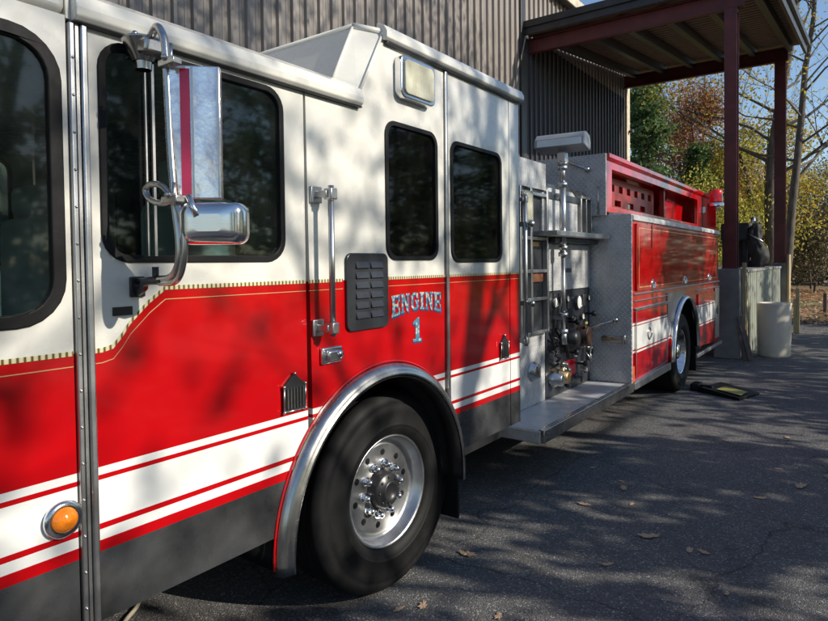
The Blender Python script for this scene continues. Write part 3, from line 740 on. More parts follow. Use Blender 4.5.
mb = MB(); mb.tube([(XP + .03, 6.1, 1.0), (XP + .08, 6.14, .9), (XP + .06, 6.15, .8), (XP + .09, 6.1, .74), (XP + .05, 6.05, .82)], .008, 6); mb.build('chain', 'chrome2', cp)
mb = MB(); mb.box(XP, XP + .01, 5.62, 5.88, .62, .78, .002); q = mb.build('warning_label', 'redlens', cp)
mb = MB(); mb.box(XP, XP + .012, 5.55, 5.61, .62, .78, .002); mb.build('white_label', 'label', cp)
mb = MB(); pts = [(XP + .05 + .02 * math.sin(i * 1.1), 5.24 + .10 * (i % 2) + i * .006, 1.05 - i * .028) for i in range(14)]; mb.tube(pts, .012, 6); mb.build('coiled_cord', 'black', cp)
mb = MB(); mb.tube([(XP + .06, 5.28, 1.12), (XP + .10, 5.42, .98), (XP + .08, 5.52, .84)], .018, 8); mb.tube([(XP + .04, 5.5, 1.45), (XP + .07, 5.47, 1.2), (XP + .05, 5.56, .9)], .022, 8); mb.build('hose', 'rubber', cp)
mb = MB(); mb.lathe([(0, .06), (.03, .06), (.035, .05), (.03, .0)], (XP, 6.18, .66), 'X', 20); mb.build('gauge', 'chrome2', cp)
for y, z, r in ((5.55, 1.38, .035), (5.66, 1.38, .035), (5.58, 1.28, .03), (6.05, 1.18, .035), (5.82, 1.18, .03), (6.22, 1.36, .03)):
    gauge(y, z, r); mb = MB(); mb.lathe([(.0262, r * .84), (.0266, .0)], (XP, y, z), 'X', 20); gf = mb.build('gauge_face', 'label', cp); mb = MB(); mb.box(XP + .0268, XP + .028, y - .002, y + .002, z - r * .2, z + r * .7); mb.build('needle', 'black', cp)
for y, z in ((5.56, .76), (5.8, .92), (5.62, .70), (5.92, .60), (6.22, .84)):
    mb = MB(); mb.lathe([(0, .03), (.02, .03), (.02, .022), (.06, .022), (.062, .0)], (XP, y, z), 'X', 14); mb.box(XP + .05, XP + .065, y - .006, y + .006, z - .06, z + .02); mb.build('drain_valve', 'steel', cp)
for y, z, mt in ((5.62, 1.10, 'redlens'), (5.78, 1.04, 'label'), (6.2, 1.10, 'yellow'), (5.9, .80, 'label')):
    mb = MB(); mb.box(XP, XP + .006, y - .035, y + .035, z - .012, z + .012, .001); mb.build('tag_plate', mt, cp)
for y, z in ((5.6, 1.2), (5.75, 1.15), (6.2, 1.2), (5.72, .86), (5.5, .58), (5.95, .72)):
    mb = MB(); mb.lathe([(0, .012), (.07, .012), (.07, .028), (.10, .03), (.105, .0)], (XP, y, z), 'X', 12); mb.build('control_knob', 'black', cp)
# light tower
mb = MB(); mb.tube([(-.33, 5.36, .98), (-.33, 5.36, 1.12)], .030, 12); mb.tube([(-.33, 5.36, 1.12), (-.33, 5.36, 1.80)], .020, 12); mb.tube([(-.33, 5.36, 1.80), (-.33, 5.36, 2.44)], .030, 12); mb.tube([(-.33, 5.36, 2.44), (-.33, 5.36, 2.64)], .024, 12)
for z in (1.10, 1.25, 1.80, 1.86, 2.43, 2.58, 2.62): mb.lathe([(z - .02, .025), (z - .018, .042), (z + .018, .042), (z + .02, .025)], (-.33, 5.36, 0), 'Z', 14)
for z in (1.22, 1.90, 2.33): mb.box(XP, -.33, 5.34, 5.38, z - .015, z + .015)
mb.box(-.37, -.29, 5.32, 5.40, 2.62, 2.72, .008); lt = mb.build('light_tower', 'alu', T)
m = Matrix.Translation((-.34, 5.38, 2.80)) @ Matrix.Rotation(R(6), 4, 'Z') @ Matrix.Rotation(R(-8), 4, 'X')
mb = MB(); mb.prism([m @ Vector(p) for p in ((-.23, -.11, .02), (-.23, -.11, -.055), (-.23, .11, -.055), (-.23, .11, .02), (-.23, .06, .08), (-.23, -.06, .08))], m.to_3x3() @ Vector((.46, 0, 0))); mb.build('floodlight', 'greyplastic', lt, bevel=.012)
mb = MB(); mb.box(-.20, .20, -.115, -.1105, -.05, .012, .003, m); mb.build('lens', 'label', lt)

# diamond plate bulkheads facing the cab
mb = MB(); mb.box(XP - .02, -.001, 6.32, 6.345, .492, 2.205); mb.build('front_bulkhead', 'treadXZ', T, bevel=.003)
mb = MB(); mb.box(-2.26, -.243, 6.27, 6.30, 2.20, 2.83); mb.build('hosebed_bulkhead', 'treadXZ', T, bevel=.003)
mb = MB(); mb.tube([(-.32, 6.262, 2.50), (-.32, 6.264, 2.215)], .010, 8); mb.build('grab_rod', 'chrome2', T)
mb = MB(); mb.tube([(-.62, 6.25, 2.77), (-.45, 6.25, 2.69)], .012, 8); mb.ball((-.43, 6.25, 2.68), .03, 6); mb.build('hook', 'chrome2', T)
mb = MB(); mb.box(-.30, -.06, 6.27, 6.318, .91, .97, .012); mb.box(-.09, -.05, 6.26, 6.319, .895, .985, .01); mb.build('grab_step', 'chrome2', T)

# body
RA = (8.60, .53); RR = .72
def rarch(z0, r, n=30, lo=-99, hi=99):
    a0 = math.asin((z0 - RA[1]) / r)
    return [p for p in [(RA[0] - r * math.cos(a0 + (PI - 2 * a0) * k / n), RA[1] + r * math.sin(a0 + (PI - 2 * a0) * k / n)) for k in range(n + 1)] if lo < p[0] < hi]
bz = (.79, .825, 1.065, 1.095)
def bliv(y, z):
    if bz[1] < z < bz[2]: return 1
    if bz[0] - .0 < z < bz[0] + .02 or bz[3] - .02 < z < bz[3]: return 1
    return 0
bc = [(0, z, 0, 1) for z in (bz[0], bz[0] + .02, bz[1], bz[2], bz[3] - .02, bz[3])]
mb = MB(); panel(mb, [(6.36, .50)] + rarch(.52, RR + .01) + [(11.0, .42), (11.0, 2.16), (6.36, 2.16)], [], -.012, .02, bc, bliv); mb.build('body_side', ['red', 'stripe'], T)
mb = MB(); mb.box(-2.48, -.034, 6.36, RA[0] - RR - .02, .5, 2.16); mb.box(-2.48, -.034, RA[0] + RR + .02, 10.99, .5, 2.16); mb.box(-2.48, -.034, RA[0] - RR - .02, RA[0] + RR + .02, 1.30, 2.16); mb.build('body_core', 'red', T)
mb = MB(); mb.prism([(-.012, 6.34, 2.162), (-.012, 6.34, 2.205), (-.238, 6.34, 2.235), (-.238, 6.34, 2.162)], (0, 4.68, 0)); mb.prism([(.012, 6.346, 2.145), (.012, 6.346, 2.185), (-.008, 6.346, 2.205), (-.011, 6.346, 2.145)], (0, 4.66, 0)); mb.build('body_top_tread', 'treadXY', T)
# big upper door with gold pinstripe
mb = MB(); mb.prism([(-.010, y, z) for y, z in rrect(6.47, 10.76, 1.42, 2.115, .02)], (.020, 0, 0)); ud = mb.build('upper_door', 'redglass', T, bevel=.004)
mb = MB(); panel(mb, rrect(6.53, 10.70, 1.455, 2.075, .02), [rrect(6.540, 10.69, 1.463, 2.067, .015)], .0115, .001); mb.build('pinstripe', 'goldline', ud)
for y in (7.06, 8.57, 10.12):
    mb = MB(); mb.lathe([(.010, .055), (.016, .055), (.018, .045), (.012, .04), (.011, .0)], (0, y, 1.475), 'X', 22); mb.tube([(.018, y, 1.51), (.034, y + .015, 1.475), (.034, y, 1.44), (.020, y - .02, 1.43)], .006, 6); mb.build('door_latch', 'chrome', ud)
mb = MB(); mb.box(.0135, .017, 7.0, 7.02, 1.86, 2.15); mb.build('strap', 'black', T)
mb = MB(); mb.box(-.011, .012, 6.4, 10.98, 1.385, 1.400, .003); mb.box(-.011, .010, 6.42, 7.80, 1.315, 1.325, .002); mb.box(-.011, .012, 6.42, 7.80, 1.235, 1.25, .003); mb.box(-.011, .010, 9.36, 10.98, 1.30, 1.315, .002); mb.build('side_moulding', 'alu', T)
# lower doors
def ldoor(y0, y1, z0, z1, name='lower_door'):
    mb = MB(); panel(mb, rrect(y0, y1, z0, z1, .012), [], .004, .016, bc, bliv); return mb.build(name, ['redglass', 'stripe'], T)
d1 = ldoor(6.46, 7.70, .555, 1.215)
mb = MB(); mb.box(.003, .010, 6.44, 6.452, .53, 1.235); mb.box(.003, .010, 6.44, 7.72, 1.222, 1.232); mb.build('door_trim', 'alu', d1)
mb = MB(); mb.lathe([(.004, .07), (.010, .07), (.012, .055), (.004, .05), (.003, .0)], (0, 6.93, .945), 'X', 22); mb.tube([(.012, 6.93, .99), (.030, 6.94, .95), (.016, 6.93, .90)], .008, 6); mb.build('handle', 'chrome2', d1)
d2 = ldoor(9.42, 10.62, .50, 1.25)
mb = MB(); mb.box(.0, .008, 10.66, 10.97, .50, 1.29, .003); d3 = mb.build('end_plate', 'alu', T)
mb = MB(); mb.lathe([(.008, .07), (.014, .07), (.016, .05), (.009, .04), (.009, .0)], (0, 10.82, .94), 'X', 22); mb.build('handle', 'black', d3)
mb = MB(); panel(mb, [(7.73, .99)] + rarch(.99, RR + .035, 30, 7.7, 8.62)[0:] + [(8.62, 1.345), (7.73, 1.345)], [], .006, .014); mb.build('arch_gusset', 'alu', T)
mb = MB(); arcband(mb, RA, [(-.008, .745), (.03, .742), (.052, .728), (.055, .710), (.045, .700), (-.03, .695), (-.03, .705), (-.008, .735)], -2, 182, 48); mb.build('wheel_arch_flare', 'chrome', T)
mb = MB(); arcband(mb, RA, [(-.034, .715), (-.034, .745), (-.75, .745), (-.75, .715)], -3, 183, 40); mb.box(-.80, -.76, 7.8, 9.4, .55, 1.3); mb.build('wheel_well', 'rubber', T)
mb = MB(); mb.box(-.52, -.01, 9.335, 9.35, .18, .80, .003); mb.build('mud_flap', 'rubber', T)
mb = MB(); mb.box(-.03, .008, 6.41, RA[0] - .74, .415, .492, .005); mb.box(-.03, .012, 6.41, RA[0] - .745, .4925, .507, .002); mb.build('rub_rail', 'alu', T)
mb = MB(); mb.box(-.03, .010, RA[0] + .75, 11.25, .36, .41, .005); mb.build('rub_rail', 'alu', T)
mb = MB(); mb.box(-.01, .003, 6.349, 6.40, .50, .66, .003); mb.build('corner_reflector', 'orange', T)
mb = MB(); mb.box(-2.4, -.1, 11.0, 11.35, .40, .46, .01); mb.build('tailboard', 'treadXY', T)
mb = MB(); mb.box(-2.46, -.04, 10.992, 11.01, .48, 2.82); mb.build('body_rear', 'red', T)
# hosebed side: red frame with gear behind
XU = -.245
mb = MB(); panel(mb, [(6.305, 2.237), (10.98, 2.237), (10.98, 2.83), (6.305, 2.83)], [[(6.47, 2.30), (10.62, 2.30), (10.62, 2.685), (6.47, 2.685)]], XU, .05); mb.prism([(XU + .002, 6.305, 2.76), (XU + .03, 6.305, 2.79), (XU + .03, 6.305, 2.835), (XU + .002, 6.305, 2.835)], (0, 4.67, 0)); mb.build('hosebed_side', 'red', T, bevel=.004)
mb = MB(); mb.box(-2.22, -.62, 6.32, 10.98, 2.237, 2.80); mb.build('hosebed', 'redglass', T)
mb = MB(); mb.box(-.64, -.30, 6.33, 10.97, 2.70, 2.735); mb.build('hosebed_light_blocker', 'red', T)  # ceiling box added to keep light out of the hosebed opening
mb = MB(); mb.box(-2.255, -2.225, 6.305, 10.98, 2.162, 2.83); mb.box(-2.22, -.62, 10.982, 10.99, 2.2, 2.7); mb.build('hosebed_far_side', 'red', T)
slots = [rrect(6.95 + i * .30, 7.09 + i * .30, 2.52, 2.60, .012, 3) for i in range(6)] + [rrect(7.1 + i * .5, 7.32 + i * .5, 2.36, 2.43, .012, 3) for i in range(3)]
mb = MB(); panel(mb, rrect(6.80, 8.72, 2.27, 2.672, .03), slots, -.42, .045); mb.build('backboard', 'salmon', T, bevel=.004)
mb = MB(); panel(mb, rrect(6.52, 6.78, 2.25, 2.66, .10), [rrect(6.60, 6.70, 2.44, 2.58, .045)], -.36, .05); mb.build('rescue_board', 'orange', T, bevel=.006)
mb = MB(); mb.box(-.36, -.30, 8.78, 8.84, 2.24, 2.69, .004); mb.build('divider_post', 'salmon', T)
mb = MB(); mb.prism([(-.5, y, z) for y, z in ((9.3, 2.27), (10.4, 2.27), (10.5, 2.6), (9.55, 2.66), (9.25, 2.5))], (.06, 0, 0)); mb.build('gear_bag', 'red', T, bevel=.01)
# rear warning light
mb = MB(); mb.box(-.24, .02, 11.0, 11.10, 2.56, 2.60, .006); mb.prism([(-.24, 10.98, 2.50), (-.24, 10.98, 2.60), (.0, 11.05, 2.60), (.0, 11.05, 2.56)], (0, .03, 0)); wb = mb.build('beacon_bracket', 'alu', T)
mb = MB(); mb.lathe([(2.60, .12), (2.64, .125), (2.66, .11), (2.68, .0)], (-.06, 11.06, 0), 'Z', 20); mb.build('beacon_base', 'chrome', wb)
mb = MB(); mb.lathe([(2.67, .105), (2.84, .10), (2.87, .085), (2.875, .0)], (-.06, 11.06, 0), 'Z', 20); mb.build('beacon_lens', 'redlens', wb)

# mirror assembly
mb = MB()
def bez(p, n=10):
    out = []
    for i in range(len(p) - 1):
        p0 = Vector(p[max(i - 1, 0)]); p1 = Vector(p[i]); p2 = Vector(p[i + 1]); p3 = Vector(p[min(i + 2, len(p) - 1)])
        for k in range(n):
            t = k / n; out.append(.5 * ((2 * p1) + (p2 - p0) * t + (2 * p0 - 5 * p1 + 4 * p2 - p3) * t * t + (3 * p1 - p0 - 3 * p2 + p3) * t ** 3))
    out.append(Vector(p[-1])); return out
mb.tube(bez([(.06, 1.085, 2.405), (.13, 1.07, 2.425), (.185, 1.055, 2.435), (.215, 1.052, 2.41), (.232, 1.052, 2.35), (.245, 1.052, 2.1), (.262, 1.052, 1.92), (.28, 1.052, 1.80), (.272, 1.052, 1.735), (.235, 1.053, 1.70), (.17, 1.055, 1.692)]), .0118, 12)
mb.tube(bez([(.275, 1.04, 1.93), (.22, 1.04, 1.915), (.155, 1.04, 1.93), (.133, 1.04, 1.96), (.165, 1.04, 1.975), (.225, 1.042, 1.96), (.285, 1.045, 1.90), (.315, 1.045, 1.82), (.305, 1.045, 1.735), (.26, 1.05, 1.688), (.17, 1.055, 1.682)]), .0095, 12)
sm = mb.build('side_mirror', 'chrome2', T)
m = Matrix.Rotation(R(90), 3, 'Y')
mb = MB(); mb.lathe([(2.365, .030), (2.375, .034), (2.425, .062), (2.43, .064), (2.432, .0)], (.062, 1.085, 0), 'Z', 20); mb.lathe([(2.34, .024), (2.368, .026)], (.062, 1.085, 0), 'Z', 14); mb.box(.0, .07, 1.06, 1.11, 2.38, 2.42, .004); mb.ball((.085, 1.045, 2.435), .010, 5); mb.ball((.025, 1.11, 2.432), .009, 5); mb.box(.10, .15, 1.04, 1.10, 2.372, 2.415, .008); mb.build('upper_bracket', 'chrome2', sm)
mb = MB(); mb.box(.0, .012, 1.055, 1.105, 1.635, 1.70, .004); mb.tube(bez([(.01, 1.08, 1.65), (.05, 1.075, 1.665), (.09, 1.06, 1.685), (.19, 1.055, 1.690)]), .013, 10); mb.tube([(.01, 1.08, 1.685), (.10, 1.06, 1.69)], .009, 8); mb.tube([(.15, 1.055, 1.68), (.15, 1.055, 1.73)], .010, 8); mb.build('lower_bracket', 'black', sm)
for z in (2.315, 1.925):
    mb = MB(); mb.box(.225, .30, 1.03, 1.06, z - .012, z + .008, .003); mb.tube([(.285, 1.035, z - .02), (.285, 1.035, z + .045)], .005, 8); mb.ball((.26, 1.03, z + .01), .010, 5); mb.build('mirror_clamp', 'chrome2', sm)
#mb.build('mirror_clamp', 'chrome2', sm)
m = Matrix.Translation((.2895, 1.108, 2.122)) @ Matrix.Rotation(R(45), 4, 'Z')
mb = MB(); mb.box(-.072, .072, -.012, .022, -.195, .19, .004, m); mh = mb.build('mirror_housing', 'chromewavy', sm)
mb = MB(); mb.box(-.040, -.013, -.0155, -.0122, -.186, .180, 0, m); mb.build('red_reflection_strip', simple('painted_red_reflection', (.36, .015, .06), .12), sm)  # maroon strip paints the truck's red reflected in the chrome housing
mb = MB(); mb.box(-.010, -.004, -.0165, -.0122, -.190, .186, 0, m); mb.box(.062, .066, -.0165, -.0122, -.190, .186, 0, m); mb.build('housing_seam', 'alu', sm)
mb = MB(); mb.box(-.068, .068, .0222, .0245, -.188, .183, 0, m); mb.build('mirror_glass', 'chrome', sm)
mb = MB()
mc = Matrix.Translation((.372, 1.095, 1.852)) @ Matrix.Rotation(R(32), 4, 'Z')
cv = rrect(-.096, .096, -.060, .060, .03, 6)
rings = []
for dy, sc in ((.05, 1.0), (.02, 1.0), (-.005, .97), (-.022, .88), (-.032, .7), (-.036, .4)):
    rings.append([mb.b.verts.new(mc @ Vector((a * sc, dy * .8, b * sc))) for a, b in cv])
for a, b in zip(rings, rings[1:]):
    for k in range(len(cv)): mb._f((a[k], a[(k + 1) % len(cv)], b[(k + 1) % len(cv)], b[k]), True)
mb._f(rings[0]); mb._f(rings[-1][::-1]); mb.tube([(.33, 1.05, 1.93), (.36, 1.055, 1.87)], .009, 8)
mb.build('convex_mirror', 'chrome', sm)

# ------------------------------------------------------------------ building
XW = -3.86
def ribbed(mb, x, y0, y1, z0, z1, pitch=.235, h=.042):
    pts = []; y = y0
    while y < y1 - .01:
        for dy, dx in ((0, 0), (.012, h), (.05, h), (.062, 0), (.155, 0), (.165, .008), (.19, .008), (.20, 0)):
            if y + dy < y1: pts.append((x + dx, y + dy))
        y += pitch
    pts.append((x, y1))
    lo = [mb.b.verts.new((a, b, z0)) for a, b in pts]; hi = [mb.b.verts.new((a, b, z1)) for a, b in pts]
    for i in range(len(pts) - 1): mb._f((lo[i], lo[i + 1], hi[i + 1], hi[i]))
B = thing('metal_building', 'tall weathered grey metal sided building standing behind the fire engine', 'building', (-9, 5, 0))
mb = MB(); ribbed(mb, XW, -12, 11.715, .0, 7.75); mb.build('siding_wall', 'siding', B, recalc=False)
mb = MB(); ribbed(mb, XW, 11.92, 18.70, 6.52, 7.75); mb.build('upper_siding', 'siding', B, recalc=False)
mb = MB(); ribbed(mb, XW, 11.92, 18.70, 0, 6.515); mb.build('canopy_shade_siding', 'sidingshade', B, recalc=False)  # wall under the canopy: its shade is put into the siding colour
mb = MB(); mb.box(-16, XW - .03, -12, 18.70, 0, 7.70); mb.build('building_core', 'sidingshade', B)
mb = MB(); mb.box(XW - .06, XW + .07, 18.705, 18.98, .0, 7.7, .006); mb.build('corner_trim', 'trim', B)
mb = MB(); mb.prism([(XW + .22, -12.3, 7.72), (XW + .22, -12.3, 7.92), (-9.9, -12.3, 8.9), (-16.3, -12.3, 7.92), (-16.3, -12.3, 7.72)], (0, 31.3, 0)); mb.build('roof', 'fascia', B)
mb = MB(); mb.box(XW + .222, XW + .26, -12.3, 19.0, 7.70, 7.93, .01); mb.build('eave_trim', 'trim', B)
mb = MB(); mb.tube([(XW + .1, 18.9, 5.6), (XW + .2, 18.86, 5.6)], .05, 8); mb.build('wall_bracket', 'black', B)
mb = MB(); mb.box(XW - .02, XW + .05, 11.715, 11.92, .0, 7.7, .01); mb.build('dark_wall_strip', 'fascia', B)  # narrow dark strip running up the wall between the siding pieces

# canopy
K = thing('canopy', 'dark open canopy roof on maroon steel posts beside the building', 'canopy', (-1.7, 15.4, 0))
def zc(y): return 6.37 + (y - 12.2) * (7.12 - 6.37) / 6.4
mb = MB()
# corrugated roof sheet, ribs along X
ys = []; y = 11.95
rows = []
while y < 18.9:
    for dy, dz in ((0, 0), (.03, .03), (.07, .03), (.10, 0), (.2, 0)):
        rows.append((y + dy, zc(y + dy) + .10 + dz))
    y += .22
lo = [mb.b.verts.new((XW + .05, a, b)) for a, b in rows]; hi = [mb.b.verts.new((.62, a, b)) for a, b in rows]
for i in range(len(rows) - 1): mb._f((lo[i], lo[i + 1], hi[i + 1], hi[i]))
mb.build('roof_sheet', 'soffit', K, recalc=False)
mb = MB()
for x in (-3.5, -2.75, -2.0, -1.25, -.5, .30):
    mb.prism([(x, 12.3, zc(12.3) - .10), (x, 12.3, zc(12.3) + .09), (x, 18.5, zc(18.5) + .09), (x, 18.5, zc(18.5) - .10)], (.12, 0, 0))
mb.build('purlins', 'fascia', K)
def ibeam(mb, x0, x1, y, z0, z1, w=.13):
    mb.box(x0, x1, y - w / 2, y + w / 2, z0, z0 + .018); mb.box(x0, x1, y - w / 2, y + w / 2, z1 - .018, z1); mb.box(x0, x1, y - .008, y + .008, z0 + .018, z1 - .018)
mb = MB(); ibeam(mb, XW + .05, .20, 12.12, 6.10, 6.40); mb.build('front_beam', 'maroon', K)
mb = MB(); ibeam(mb, XW + .05, .32, 18.5, 6.78, 7.12); mb.build('rear_beam', 'maroon', K)
mb = MB()
mb.box(XW + .04, .70, 11.86, 11.90, 6.42, 6.68, .008); mb.box(XW + .04, .72, 11.82, 11.857, 6.56, 6.70, .008); mb.build('front_fascia', 'fascia', K)
mb = MB(); mb.prism([(.63, 11.86, zc(11.86) - .10), (.63, 11.86, zc(11.86) + .24), (.63, 19.05, zc(19.05) + .20), (.63, 19.05, zc(19.05) - .14)], (.06, 0, 0)); mb.prism([(.70, 11.86, zc(11.86) + .08), (.70, 11.86, zc(11.86) + .22), (.70, 19.1, zc(19.1) + .18), (.70, 19.1, zc(19.1) + .04)], (.06, 0, 0)); mb.build('side_fascia', 'fascia', K)
for x0, x1, y0, y1, zt_ in ((-.10, .10, 12.05, 12.27, 6.095), (.03, .28, 18.38, 18.62, 6.775)):
    mb = MB(); zb_ = 1.60 if y0 < 15 else 1.66
    mb.box(x0, x1, y0, y0 + .02, zb_, zt_); mb.box(x0, x1, y1 - .02, y1, zb_, zt_); mb.box((x0 + x1) / 2 - .01, (x0 + x1) / 2 + .01, y0 + .02, y1 - .02, zb_, zt_)
    mb.box(x0 + .012, x1 - .012, y0 + .022, y1 - .022, zb_ + .0, zb_ + .02)
    mb.box(x0 - .03, x1 + .03, y0 - .03, y1 + .03, zb_ - .02, zb_ + .0)
    if y0 < 15: mb.box(x0 + .005, x1 - .005, y0 + .021, y1 - .021, zt_ - .05, zt_ - .002)
    mb.build('post', 'maroon', K)
mb = MB(); mb.prism([(-.26, 12.0, 0), (.16, 12.0, 0), (.155, 12.0, 1.575), (-.19, 12.0, 1.575)], (0, .42, 0)); mb.build('concrete_column', 'concrete', K, bevel=.015)
mb = MB(); mb.prism([(.0, 18.3, 0), (.34, 18.3, 0), (.33, 18.3, 1.635), (.0, 18.3, 1.635)], (0, .4, 0)); mb.build('concrete_column', 'concrete', K, bevel=.015)
# dock behind the column
D = thing('loading_dock', 'low concrete dock faced with pale corrugated sheets under the canopy', 'dock', (-1.7, 15.4, 0))
mb = MB(); mb.box(XW + .1, .10, 12.5, 18.25, 0, 1.50); mb.box(XW + .1, .22, 12.45, 18.28, 1.502, 1.56, .01); mb.build('dock_slab', 'concrete', D)
mb = MB(); y = 12.5; pts = []
while y < 18.25: pts += [(.125, y), (.20, y + .05), (.20, y + .13), (.125, y + .18)]; y += .26
lo = [mb.b.verts.new((a, b, .0)) for a, b in pts]; hi = [mb.b.verts.new((a, b, 1.50)) for a, b in pts]
for i in range(len(pts) - 1): mb._f((lo[i], lo[i + 1], hi[i + 1], hi[i]))
mb.build('corrugated_facing', 'dockpanel', D, recalc=False)
mb = MB(); mb.box(.165, .225, 12.20, 12.26, 0.0, 1.68, .003); mb.box(.17, .23, 12.30, 12.44, 0, 1.45, .003); mb.build('edge_board', 'wood', D)
mb = MB(); mb.box(.345, .39, 18.2, 18.6, .0, 1.85, .004); mb.build('edge_board', 'wood', D)

# machine on the dock
Q = thing('covered_machine', 'black machine half covered by a tarp standing on the dock between the posts', 'machine', (-.15, 15, 1.56))
mb = MB(); mb.box(-.62, -.08, 14.8, 15.3, 2.15, 2.52, .04); mb.box(-.60, -.52, 14.9, 14.98, 1.57, 2.16); mb.box(-.20, -.12, 14.9, 14.98, 1.57, 2.16); mb.box(-.6, -.1, 15.2, 15.26, 1.57, 2.16); mb.build('machine_box', 'tarp', Q)
mb = MB(); rng = random.Random(4)
cols = []
for i in range(13):
    z = 1.57 + i * .078; row = []
    for k in range(18):
        t = 2 * PI * k / 18; r = (.21 - .10 * abs(i - 4) / 8 + .03 * math.sin(k * 2.3 + i * .5) + rng.uniform(-.035, .035) + .03 * math.sin(k * 5 + i * 1.7)) * (1 if i < 12 else .4) * .85
        row.append(mb.b.verts.new((.06 + .05 * math.sin(i * .55) + r * math.cos(t), 14.9 + r * math.sin(t), z)))
    cols.append(row)
for a, b in zip(cols, cols[1:]):
    for k in range(18): mb._f((a[k], a[(k + 1) % 18], b[(k + 1) % 18], b[k]), True)
mb._f(cols[-1]); mb.build('tarp_cover', 'tarp', Q)
mb = MB(); mb.tube([(.02, 14.8, 2.45), (.08, 14.78, 2.62), (.14, 14.8, 2.48)], .02, 8); mb.tube([(-.1, 14.8, 2.3), (.2, 14.7, 2.1)], .018, 8); mb.lathe([(2.5, .05), (2.62, .05), (2.63, .0)], (.0, 14.85, 0), 'Z', 12); mb.build('handle', 'chrome2', Q)

# barrel
mb = MB(); mb.lathe([(0, .0), (.0, .245), (.03, .262), (.40, .268), (.80, .272), (.90, .272), (.93, .279), (.955, .279), (.957, .262), (.90, .258), (.20, .24), (.20, 0)], (.60, 12.75, 0), 'Z', 40)
mb.build('plastic_barrel', 'barrel', None, 'open tan plastic barrel standing beside the concrete column', 'barrel')
# leaning boards
for i, (x, y, w, L, tilt, mt, lab) in enumerate(((.27, 12.05, .10, .95, 14, 'darkwood', 'dark weathered board leaning on the concrete column, nearest the column'), (.33, 12.08, .07, 1.12, 17, 'wood', 'pale narrow board leaning between the dark boards and the tan barrel'), (.36, 11.98, .08, .78, 19, 'darkwood', 'short dark board leaning in front of the pale board by the barrel'), (.25, 12.15, .08, 1.0, 9, 'darkwood', 'dark board leaning almost upright against the dock facing'))):
    m = Matrix.Translation((x, y - .10, .004)) @ Matrix.Rotation(R(-tilt * .8), 4, 'Y') @ Matrix.Rotation(R(-7), 4, 'X') @ Matrix.Rotation(R(15), 4, 'Z')
    mb = MB(); mb.box(-w / 2, w / 2, -.012, .012, .006, L, .003, m)
    mb.build('leaning_board', mt, None, lab, 'board', 'boards leaning by the concrete column')
# rubber wheel chock pair / mat behind the rear wheel
W = thing('wheel_chock', 'black wheel chock with yellow top lying on the asphalt behind the rear wheel', 'chock', (.5, 8.85, 0))
mb = MB(); mb.prism([(.12, 8.75, .002), (.66, 8.45, .002), (.66, 8.45, .035), (.16, 8.75, .07)], (.16, .52, 0)); mb.build('chock_body', 'rubber', W, bevel=.006)
mb = MB(); mb.prism([(.36, 8.72, .066), (.66, 8.55, .050), (.70, 8.82, .050), (.42, 8.98, .066)], (0, 0, .004)); mb.build('yellow_top', 'yellow', W)
mb = MB(); mb.box(.02, .14, 8.80, 9.05, .0, .09, .02); mb.tube([(.1, 8.9, .05), (.3, 8.8, .08)], .02, 8); mb.build('rubber_block', 'rubber', None, 'small black rubber block touching the left end of the yellow wheel chock', 'chock')
mb = MB(); mb.tube(bez([(-.75, 1.35, .012), (-1.0, 1.55, .012), (-1.15, 1.72, .012), (-1.5, 1.85, .012), (-2.1, 1.7, .012)]), .011, 8); mb.build('extension_cord', 'trim', None, 'pale cord lying on the asphalt in the shade under the cab', 'cord')
# posts at the wood edge
mb = MB(); mb.box(.86, .96, 24.0, 24.1, 0, .62, .006); mb.build('wooden_post', 'darkwood', None, 'short dark post standing in the fallen leaves at the lot edge', 'post')
mb = MB(); mb.box(.62, .70, 16.9, 16.98, 0, 1.05, .005); mb.box(.58, .62, 16.88, 17.0, .0, .8, .004); mb.build('pale_post', 'wood', None, 'pale yellow wooden stake standing just behind the tan barrel', 'post')
# ------------------------------------------------------------------ fallen leaves
def leaf_mesh(seed):
    rng = random.Random(seed); b = bmesh.new()
    n = 26; L = 1.; pts = []
    for k in range(n):
        t = 2 * PI * k / n
        rad = .36 + .075 * math.cos(7 * t + .8 * seed) + rng.uniform(-.05, .05)
        pts.append((math.cos(t) * rad * 1.6, math.sin(t) * rad * (.75 + .25 * math.cos(t))))
    pts.append((.0, 0))
    c = b.verts.new((0, 0, .10)); vs = []
    for x, y in pts[:-1]:
        vs.append(b.verts.new((x, y, .03 + .22 * (y * y) + .16 * x * x * (1 if x > 0 else .3) + rng.uniform(0, .05))))
    for k in range(len(vs)): b.faces.new((c, vs[k], vs[(k + 1) % len(vs)]))
    s0 = b.verts.new((-.45, .015, .06)); s1 = b.verts.new((-.45, -.015, .06)); s2 = b.verts.new((-.78, .06, .12)); b.faces.new((s0, s1, s2))
    me = bpy.data.meshes.new('leaf'); b.to_mesh(me); b.free(); me.materials.append(M['ldry']); return me
LMs = [leaf_mesh(i) for i in range(5)]
special = [(-.02, 3.12, .10, 'pale curled oak leaf on the asphalt just behind the front tyre'), (.41, 4.71, .085, 'brown leaf on the asphalt halfway out from the running board corner'), (.80, 3.97, .11, 'large tan oak leaf lying flat in the middle of the open asphalt'), (1.12, 3.93, .07, 'small brown leaf alone right of the large tan oak leaf'), (1.50, 5.49, .11, 'brown oak leaf pair member near the right side of the lot'), (.28, 4.24, .08, 'dark curled leaf in the shade below the running board corner'), (.08, 2.52, .07, 'orange leaf on the asphalt at the foot of the front tyre')]
